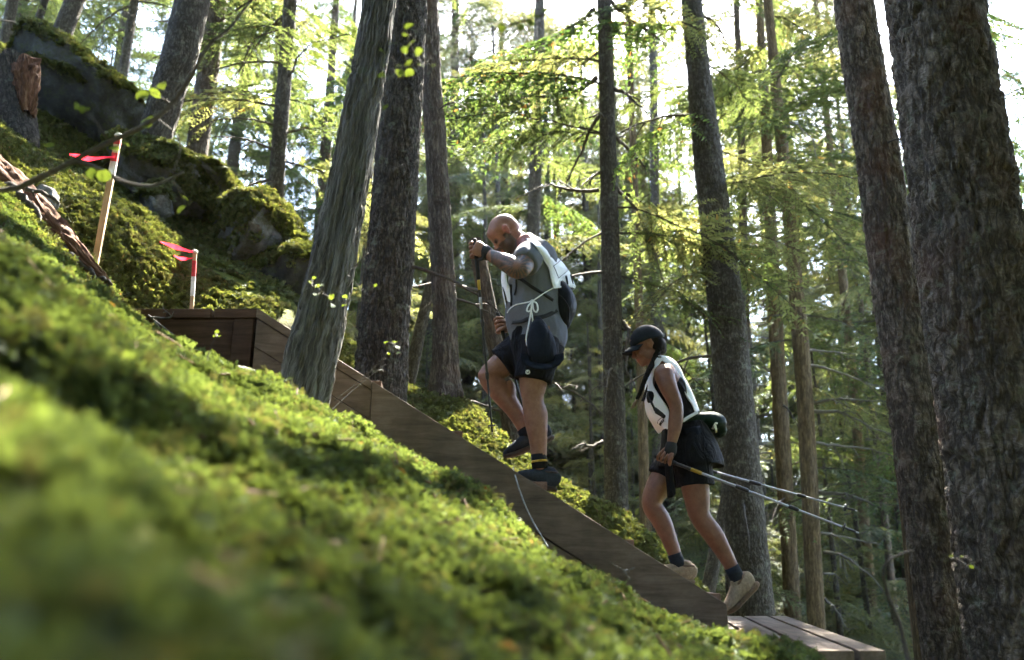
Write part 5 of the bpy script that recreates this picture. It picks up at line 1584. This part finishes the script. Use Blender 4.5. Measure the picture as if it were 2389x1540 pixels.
for a_ in (.29, .40): print_line(bc, [(a_ + .02, .86), (a_, .965)], .008, M['black_print'], 'printed_bar', bibB)
MB().tube([c_[-1] for c_ in bc], [.006] * len(bc), 8).build('hem', M['bib'], bibB)
MB().tube(bc[0], [.0045] * len(bc[0]), 8).build('hem', M['bib'], bibB)
fe = [cA(*t) for t in ((612, 690), (606, 780), (612, 880), (630, 990), (655, 1110))]; fn = [cA(*t) for t in ((640, 690), (650, 790), (690, 880), (700, 985), (735, 1030))]
rows = []
for a, b in zip(fe, fn):
    A_, B_ = P(*a, D), P(*b, D - .13)
    mm = A_.lerp(B_, .6) + Vector((-.010, -.03, 0)); rows.append([B_, mm, A_ + Vector((-.008, 0, 0)), Vector((mm.x, 2 * D - mm.y, mm.z)), Vector((B_.x, 2 * D - B_.y, B_.z))])
bibF, fc = panel(rows, 'bib_front', M['bib'], man)
print_line(fc, [(.33, .45), (.28, .7), (.30, .95)], .006, M['black_print'], 'printed_bar', bibF)
def cordline(pix, r, name, root, bvh=SH, off=.008): return MB().tube(smooth_path([stick(bvh, *p, off) for p in pix], len(pix) * 5), [r] * (len(pix) * 5), 8).build(name, M['bib'], root)
k0 = [cA(*t) for t in ((1136, 852), (1040, 905), (960, 960), (910, 990), (830, 1010), (740, 1030), (680, 1070), (652, 1110))]
cordline(k0, .0042, 'bib_tie', man)
kc = stick(SH, *cA(912, 995), .014)
MB().ell(kc, (.012, .010, .012)).build('bib_knot', M['bib'], man)
def sx(x, y): q = P(*cA(x, y), kc.y - .008); return q
for pix in (((910, 1000), (870, 1040), (855, 1090), (885, 1095), (905, 1050), (912, 1000)), ((915, 1000), (955, 1010), (970, 1070), (955, 1105), (925, 1080), (915, 1005)), ((912, 1005), (900, 1080), (910, 1140), (918, 1205)), ((905, 1010), (895, 1120), (870, 1260), (850, 1380), (858, 1450))):
    MB().tube(smooth_path([sx(*p) for p in pix], 24), [.0048] * 24, 8).build('bib_tie', M['bib'], man)
# pack straps on the shirt
for pix, w_ in ((((700, 715), (800, 770), (900, 840), (1010, 905), (1130, 985)), .018), (((745, 770), (745, 850), (725, 930)), .010), (((700, 1215), (800, 1205), (880, 1175), (1010, 1158), (1090, 1130), (1170, 1085)), .024), (((690, 820), (690, 900), (695, 960), (690, 1040)), .012)):
    flat_strip([stick(SH, *cA(*p), .006) for p in pix], w_, .004, M['black_web'], 'pack_strap', man)
adopt(man)
# pack
bp = thing('backpack', 'black daypack on the back of the man under his white bib', 'backpack', tuple(m(1322, 765)))
sb = MB()
p, r = smooth_path([m(1288, 655), m(1300, 675), m(1310, 700), m(1314, 725), m(1312, 748)], 16, [(.035, .10), (.062, .13), (.082, .14), (.085, .14), (.06, .125)])
sb.tube(p, r, 24); pm = remesh(sb, .008, 3); wrinkle(pm, .006, 10, 12); pm.materials.append(M['pack']); link('bag', pm, bp)
PB = bvh_of(pm)
MB().tube(smooth_path([stick(PB, *cA(*t), .003) for t in ((1150, 900), (1230, 960), (1290, 1060), (1290, 1180))], 16), [.004] * 16, 6).build('zip', M['black_web'], bp)
adopt(bp)
# cap hung from the belt
hc = thing('cap', 'navy cap hanging from the hip of the man', 'cap', tuple(m(1262, 850, -.25)))
sb = MB()
hcx = Vector((.95, 0, -.3)).normalized(); hcz = Vector((.3, 0, .95)).normalized()
yy = stick(SHO, 1262, 815, 0).y - D
p, r = smooth_path([m(1253, 742, yy + .03), m(1257, 768, yy - .02), m(1263, 800, yy - .03), m(1268, 830, yy - .03), m(1266, 850, yy - .02)], 16, [(.02, .02), (.055, .05), (.080, .062), (.078, .055), (.05, .035)])
sb.tube(p, r, 24); cm = remesh(sb, .008, 3); wrinkle(cm, .008, 11, 15); cm.materials.append(M['navy']); link('crown_panel', cm, hc)
V, F = [], []
for i in range(9):
    for j in range(5):
        a_ = R(-100 + 200 * i / 8); rr_ = .060 + .014 * j
        q = m(1265, 838, yy - .075)
        V.append(tuple(q + Vector((math.sin(a_) * rr_ * 1.05, -.008 * j + .03 * (math.sin(a_)) ** 2, -math.cos(a_) * rr_ * .75 + .02))))
        if i and j: k = i * 5 + j; F.append((k - 6, k - 5, k, k - 1))
o = MB().add(V, F).build('brim', M['navy'], hc); so = o.modifiers.new('s', 'SOLIDIFY'); so.thickness = .005
adopt(hc)
blk = [(0, .055, .0135, 'pole_grip', 'grip'), (.055, .20, .0125, 'pole_grip', 'grip'), (.20, .42, .0085, 'pole_black', 'shaft'), (.42, .445, .012, 'pole_black', 'clamp'), (.445, .70, .0075, 'pole_black', 'shaft'), (.69, .715, .0115, 'pole_black', 'clamp'), (.715, .985, .0062, 'pole_black', 'shaft'), (.97, 1.0, .004, 'pole_silver', 'tip')]
a, b, d_ = pole('trekking_pole', 'black trekking pole planted by the raised near hand of the man', [(1108, 561), (1149, 1014)], [D - .23, D - .05], 'trekking poles', blk + [(.21, .26, .0090, 'yellow', 'label_band'), (.30, .36, .0090, 'pole_silver', 'label_band')], basket=.955)
gp2v = P(1168, 757, D + .12); dv = (P(1210, 915, D + .12) - gp2v)
a2 = gp2v - dv * .16; b2 = gp2v + dv * 1.9
a2p, b2p = proj(a2), proj(b2)
pole('trekking_pole', 'black trekking pole in the lower far hand of the man', [a2p, b2p], [a2.y, b2.y], 'trekking poles', blk, basket=.93)

# ============================ the woman
D2 = 4.75
def w(px, py, dy=0.0): return P(px, py, D2 + dy)
WAX = head_axes(R(20), R(-6))
mb = MB()
torso = [((1608, 1066), .115, .150), ((1603, 1035), .130, .170), ((1590, 985), .105, .140), ((1570, 935), .112, .140), ((1556, 900), .100, .152), ((1546, 868), .070, .140), ((1540, 855), .050, .090)]
tp, tr_ = smooth_path([w(*t[0]) for t in torso], 24, [(t[1], t[2]) for t in torso]); mb.tube(tp, tr_, 28)
mb.ell(w(1532, 925, -.06), (.055, .06, .06)); mb.ell(w(1532, 925, .06), (.055, .06, .06))
mb.tube([w(1544, 866), w(1530, 846), w(1520, 825)], [.060, .052, .052], 16)
for k in (-1, 1): mb.ell(w(1548, 872, .145 * k), (.058, .055, .060))
wp = add_head(mb, w(1514, 809), WAX, .95, .95)
armL = [w(1549, 873, -.160), w(1560, 905, -.195), w(1577, 947, -.205), w(1576, 985, -.21), w(1568, 1030, -.215), w(1565, 1047, -.215)]
wa, war = smooth_path(armL, 22, [.062, .052, .041, .042, .029, .027]); mb.tube(wa, war, 16)
armR = [w(1550, 873, .160), w(1556, 910, .20), w(1570, 955, .21), w(1578, 1000, .20), w(1590, 1050, .19)]
wb, wbr = smooth_path(armR, 18, [.058, .048, .039, .034, .027]); mb.tube(wb, wbr, 16)
leg(mb, [w(1613, 1050, -.085), w(1618, 1105, -.09), w(1626, 1165, -.09), w(1634, 1206, -.09), w(1664, 1248, -.085), w(1695, 1300, -.08), w(1716, 1342, -.08)], [.100, .090, .073, .060, .058, .044, .036])
leg(mb, [w(1592, 1046, .08), w(1562, 1095, .085), w(1532, 1143, .085), w(1521, 1178, .085), w(1543, 1215, .085), w(1566, 1270, .08), w(1581, 1312, .08)], [.100, .088, .072, .060, .058, .044, .036])
for kn, dy in (((1624, 1205), -.095), ((1513, 1176), .08)): mb.ell(w(*kn, dy), (.034, .040, .042))
for cf, dy in (((1671, 1250), -.085), ((1550, 1224), .085)): mb.ell(w(*cf, dy), (.032, .044, .075))
hands = MB()
wg = w(1551, 1067, -.215); wtip = P(2002, 1243, D2 - .45)
grip_hand(hands, wa[-1], wg, wtip - w(1531, 1066, -.215), 1.0, -1)
wg2 = w(1590, 1080, .19); wtip2 = P(1999, 1192, D2 + .30)
grip_hand(hands, wb[-1], wg2, wtip2 - wg2, 1.0, 1)
wm = body_mesh(mb, hands)
Ow = w(1514, 809); wf, wu, wl = WAX
def w_paint(v):
    d = v - np.array(Ow); a, b, c = d @ np.array(wf), d @ np.array(wu), d @ np.array(wl)
    hd = np.linalg.norm(d, axis=1) < .19
    o = np.zeros((len(v), 3))
    o[:, 2] = np.where(hd & (a > .088) & (np.abs(b + .061) < .011) & (np.abs(c) < .022), .7, 0)
    o[:, 0] = np.where(hd & (a < -.03) & (b < .06), .95, 0)
    return o
paint(wm, w_paint); wm.materials.append(M['skin_w'])
woman = thing('person', 'hiker in dark cap, black tank and white bib stepping off the deck', 'person', tuple(w(1650, 1400)), 'hikers on the stairs')
link('body', wm, woman)
for k in (-1, 1): MB().ell(wp(.084, .004, .031 * k), (.010, .011, .008), (wf, wl, wu), 10, 7).build('eye', M['eye'], woman)
# tank top
sb = MB()
tk = [((1605, 1045), .140, .180), ((1590, 985), .116, .150), ((1570, 937), .122, .150), ((1557, 902), .108, .145), ((1553, 892), .100, .115)]
p, r = smooth_path([w(*t[0]) for t in tk], 22, [(t[1], t[2]) for t in tk]); sb.tube(p, r, 28, rnd=False)
sb.ell(w(1531, 926, -.06), (.062, .068, .068)); sb.ell(w(1531, 926, .06), (.062, .068, .068))
for k in (-1, 1): sb.tube([w(1532, 905, .085 * k), w(1537, 872, .085 * k), w(1543, 856, .085 * k), w(1560, 870, .085 * k), w(1580, 905, .085 * k)], [(.02, .025)] * 5, 10)
tm = remesh(sb, .008, 3); wrinkle(tm, .005, 12, 21); tm.materials.append(M['shorts']); link('tank_top', tm, woman); TK = bvh_of(tm)
# skirt with shorts
sb = MB()
p, r = smooth_path([w(1594, 990), w(1603, 1030), w(1608, 1062), w(1610, 1090)], 14, [(.122, .155), (.158, .19), (.182, .205), (.196, .21)]); sb.tube(p, r, 30, rnd=False)
p, r = smooth_path([w(1613, 1055, -.085), w(1620, 1100, -.09), w(1624, 1135, -.09)], 8, [.115, .112, .108]); sb.tube(p, r, 18, rnd=False)
p, r = smooth_path([w(1592, 1050, .08), w(1565, 1090, .085), w(1548, 1118, .085)], 8, [.112, .105, .10]); sb.tube(p, r, 18, rnd=False)
km = remesh(sb, .009, 2); wrinkle(km, .010, 10, 25, (1, 1, .35)); km.materials.append(M['shorts']); link('skirt', km, woman); SK_ = bvh_of(km)
# jacket tied round the waist: tail at the back, sleeve hanging in front
rows = [[w(*a, -.16), w(*b, -.17), w(*c_, -.05), w(*c_, .08)] for a, b, c_ in (((1590, 1000), (1625, 995), (1645, 990)), ((1600, 1030), (1640, 1030), (1662, 1022)), ((1618, 1055), (1655, 1058), (1678, 1050)), ((1640, 1080), (1668, 1080), (1688, 1076)))]
panel(rows, 'jacket_tail', M['navy'], woman, 12, 16, .008)
panel([[w(1552, 1060, -.20), w(1558, 1062, -.225), w(1566, 1062, -.20)], [w(1553, 1095, -.205), w(1560, 1096, -.235), w(1568, 1094, -.205)], [w(1556, 1130, -.20), w(1564, 1130, -.225), w(1572, 1128, -.20)], [w(1558, 1160, -.20), w(1566, 1161, -.215), w(1575, 1152, -.20)]], 'jacket_sleeve', M['shorts'], woman, 8, 16, .012)
# bib
def nearpt(t, off=.012): return stick(TK, *cC(*t), off, D2 - .12)
fN = ((640, 432), (560, 560), (535, 690), (600, 820), (690, 950), (700, 1060), (690, 1160)); fS = ((590, 425), (520, 540), (500, 680), (462, 880), (490, 1030), (570, 1115), (655, 1172))
rows = []
for i, (a, b) in enumerate(zip(fN, fS)):
    w_ = (.085, .085, .09, .12, .135, .14, .12)[i]
    A_, B_ = P(*cC(*a), D2 - w_ - .02), P(*cC(*b), D2 - (.07 if i == 0 else 0))
    mm = A_.lerp(B_, .55) + Vector((-.012, -w_ * .25, -.004))
    if i == 0: rows.append([A_, mm, B_, B_ + Vector((0, .01, 0))])
    else: rows.append([A_, mm, B_, Vector((mm.x, 2 * D2 - mm.y, mm.z))])
bF, bfc = panel(rows, 'bib_front', M['bib'], woman, 16, 30)
print_line(bfc, [(.34, .42), (.30, .56), (.30, .66)], .007, M['black_print'], 'printed_letters', bF)
for a_, b_ in ((.62, .78), (.66, .80)): print_line(bfc, [(.30, a_), (.12, b_)], .012, M['black_print'], 'printed_bar', bF)
for k in range(5): print_line(bfc, [(.40 - .05 * k, .86 - .012 * k), (.385 - .05 * k, .905 - .012 * k)], .0035, M['black_print'], 'printed_letters', bF)
print_line(bfc, [(.48, .84), (.35, .80), (.2, .78)], .0016, M['black_print'], 'printed_outline', bF)
bN = ((620, 440), (700, 490), (770, 580), (830, 700), (890, 820), (950, 910), (985, 995)); bS = ((590, 412), (680, 420), (770, 470), (855, 610), (925, 750), (975, 880), (1018, 990))
rows = []
for i, (a, b) in enumerate(zip(bN, bS)):
    w_ = (.085, .09, .10, .115, .125, .125, .12)[i]
    A_, B_ = P(*cC(*a), D2 - w_ - .01), P(*cC(*b), D2 - (.07 if i == 0 else .0))
    mm = A_.lerp(B_, .55) + Vector((.010, -w_ * .22, .006)); rows.append([A_, mm, B_, Vector((mm.x, 2 * D2 - mm.y, mm.z))])
bB, bbc = panel(rows, 'bib_back', M['bib'], woman, 14, 28)
for cc in (bfc[0], bbc[0]): MB().tube(cc, [.0045] * len(cc), 8).build('bib_hem', M['bib'], woman)
flat_strip([P(*cC(*t), D2 - .165) for t in ((1005, 988), (950, 1020), (900, 1050), (850, 1082))], .018, .004, M['bib'], 'bib_tie', woman)
flat_strip([P(*cC(*t), D2 - .17) for t in ((690, 1160), (760, 1120), (850, 1082))], .014, .004, M['bib'], 'bib_tie', woman)
# cap
cb = MB(); V, F = [], []
nu_, nv_ = 28, 12
for i in range(nv_ + 1):
    ph = R(2 + 92 * i / nv_)
    for j in range(nu_):
        th = 2 * math.pi * j / nu_
        rr_ = math.sin(ph)
        V.append(tuple(wp(-.004 + .107 * rr_ * math.cos(th), .040 + .100 * math.cos(ph) - (.016 if math.cos(th) < 0 else -.004) * (i / nv_) ** 2 * -math.cos(th), .086 * rr_ * math.sin(th) * (1 + .012 * math.cos(6 * th)))))
        if i: a = (i - 1) * nu_; F.append((a + j, a + (j + 1) % nu_, i * nu_ + (j + 1) % nu_, i * nu_ + j))
cap = cb.add(V, F).build('cap', M['cap'], woman); so = cap.modifiers.new('s', 'SOLIDIFY'); so.thickness = .006
V, F = [], []
for i in range(13):
    th = R(-68 + 136 * i / 12)
    for j in range(7):
        t = j / 6
        bx, by = .101 * math.cos(th), .081 * math.sin(th)
        ext = .080 * math.cos(th) ** .7 * t
        V.append(tuple(wp(bx + ext, .046 - .020 * t - .032 * (math.sin(th)) ** 2 - .006 * t * t, by * (1 + .06 * t))))
        if i and j: k = i * 7 + j; F.append((k - 8, k - 7, k, k - 1))
br = MB().add(V, F).build('brim', M['cap'], cap); so = br.modifiers.new('s', 'SOLIDIFY'); so.thickness = .005
MB().ell(wp(-.004, .141), (.010, .010, .005), (wf, wl, wu), 10, 6).build('button', M['cap'], cap)
# hair
hb = MB(); hb.ell(wp(-.050, -.012), (.060 * .95, .068 * .95, .062), (wf, wl, wu), 18, 12); hb.ell(wp(-.065, -.045), (.035, .05, .035), (wf, wl, wu)); hb.ell(wp(-.03, .03), (.075, .076, .04), (wf, wl, wu), 18, 10)
hm = remesh(hb, .007, 2); wrinkle(hm, .005, 34, 31, (1, 1, .3)); hm.materials.append(M['hair']); link('hair', hm, woman)
def braid(pts, r0, name):
    p, r = smooth_path(pts, 46, [r0 * (1 - .45 * i / (len(pts) - 1)) for i in range(len(pts))])
    mb = MB()
    for s in (0, 1, 2):
        q = [c + Vector((math.cos(i * .75 + s * 2.1) * rr * .55, math.sin(i * 1.5 + s * 2.1) * rr * .4, 0)) for i, (c, rr) in enumerate(zip(p, r))]
        mb.tube(q, [rr * .62 for rr in r], 7)
    o = mb.build(name, M['hair'], woman)
    e = p[-1]; d = (p[-1] - p[-5]).normalized(); t = MB()
    for k in range(9):
        v = d + Vector((random.uniform(-.25, .25), random.uniform(-.3, .3), random.uniform(-.1, .1)))
        t.tube([e, e + v * .03, e + v * .055 + Vector((0, 0, -.008))], [.005, .004, .001], 5)
    t.build('braid_tip', M['hair_tip'], o)
braid([wp(-.045, -.05, .05), w(1524, 845, -.08), w(1514, 865, -.115), w(1503, 890, -.13), w(1494, 915, -.13), w(1487, 930, -.13)], .019, 'braid')
braid([wp(-.045, -.05, -.05), w(1530, 860, .06), w(1518, 890, .05), w(1508, 915, .02), w(1500, 935, .0)], .017, 'braid')
# wrist band, socks, shoes
wd = (wa[-1] - wa[-5]).normalized()
MB().tube([wa[-2] - wd * .012, wa[-2] + wd * .022], [.034, .036], 14).build('wrist_strap', M['black_web'], woman)
band(woman, w(1706, 1322, -.08), w(1722, 1352, -.08), .042, M['sock'], 'sock')
shoe(woman, w(1716, 1342, -.08), w(1770, 1368, -.08), w(1703, 1438, -.08), (-.78, 0, .62), M['shoe_tan'], M['sole_tan'], w=.046)
band(woman, w(1573, 1292, .08), w(1584, 1322, .08), .042, M['sock'], 'sock')
shoe(woman, w(1581, 1312, .08), w(1614, 1364, .08), w(1532, 1345, .08), (0.1, 0, 1), M['shoe_tan'], M['sole_tan'], w=.046)
adopt(woman)
# waist pack
wk = thing('waist_pack', 'dark green waist pack with white slanted mark behind the woman', 'waist pack', tuple(w(1668, 1015)))
sb = MB(); p, r = smooth_path([w(1625, 986), w(1642, 984), w(1660, 988), w(1672, 996), w(1678, 1004)], 14, [(.045, .11), (.060, .13), (.072, .13), (.070, .12), (.045, .09)])
sb.tube(p, r, 22); pm = remesh(sb, .007, 3); wrinkle(pm, .004, 14, 41); pm.materials.append(M['green_pack']); link('pouch', pm, wk); WK = bvh_of(pm)
def mark(pix, r): return MB().tube([stick(WK, *cC(*t), .004, D2 - .1) for t in pix], [(r, .002)] * len(pix), 6, (0, 1, 0), True, rnd=False).build('logo', M['white_mark'], wk)
mark(((1160, 1165), (1180, 1130), (1195, 1105)), .0065); mark(((1190, 1135), (1198, 1170), (1200, 1200)), .0085); mark(((1190, 1103), (1212, 1108)), .005)
flat_strip([stick(TK, *cC(*t), .014, D2 - .13) for t in ((700, 1090), (800, 1085), (850, 1070))] + [P(*cC(*t), D2 - .15) for t in ((930, 1050), (1010, 1040), (1080, 1045))], .035, .006, M['green_pack'], 'belt', wk)
adopt(wk)
sil = [(-.0, .10, .0135, 'pole_grip', 'grip'), (.10, .235, .0095, 'pole_black', 'shaft'), (.235, .44,   .0078, 'pole_silver', 'shaft'), (.42, .47, .0125, 'pole_black', 'clamp'), (.44, .70, .0068, 'pole_silver', 'shaft'), (.68, .715, .011, 'pole_black', 'clamp'), (.70, .94, .0058, 'pole_silver', 'shaft'), (.93, .985, .007, 'pole_black', 'tip_guard'), (.985, 1.0, .004, 'pole_silver', 'tip')]
pole('trekking_pole', 'silver trekking pole trailing lower from the near hand of the woman', [(1531, 1064), (2002, 1243)], [D2 - .215, D2 - .45], 'trekking poles', sil + [(.185, .235, .0102, 'yellow', 'label_band')], basket=.935)
a2 = wg2 + (wg2 - wtip2) * .05; ap_ = proj(a2)
pole('trekking_pole', 'silver trekking pole trailing higher behind the other pole of the woman', [ap_, (1999, 1192)], [a2.y, D2 + .30], 'trekking poles', sil, basket=.935)

# ------------------------------------------------------------------ thin sunlit haze between the trees
hz_m = bpy.data.materials.new('thin_haze'); hz_m.use_nodes = True
hn = hz_m.node_tree.nodes; hn.remove(hn['Principled BSDF'])
pv = hn.new('ShaderNodeVolumePrincipled')
pv.inputs['Color'].default_value = (.95, .97, 1.0, 1); pv.inputs['Density'].default_value = .00013; pv.inputs['Anisotropy'].default_value = .78
hz_m.node_tree.links.new(pv.outputs[0], hn['Material Output'].inputs['Volume'])
hz = MB().box((0, 0, 10), (960, 960, 96)).build('haze', hz_m, None, False)
tag(hz, 'thin pale haze hanging among the trees', 'haze', kind='stuff')
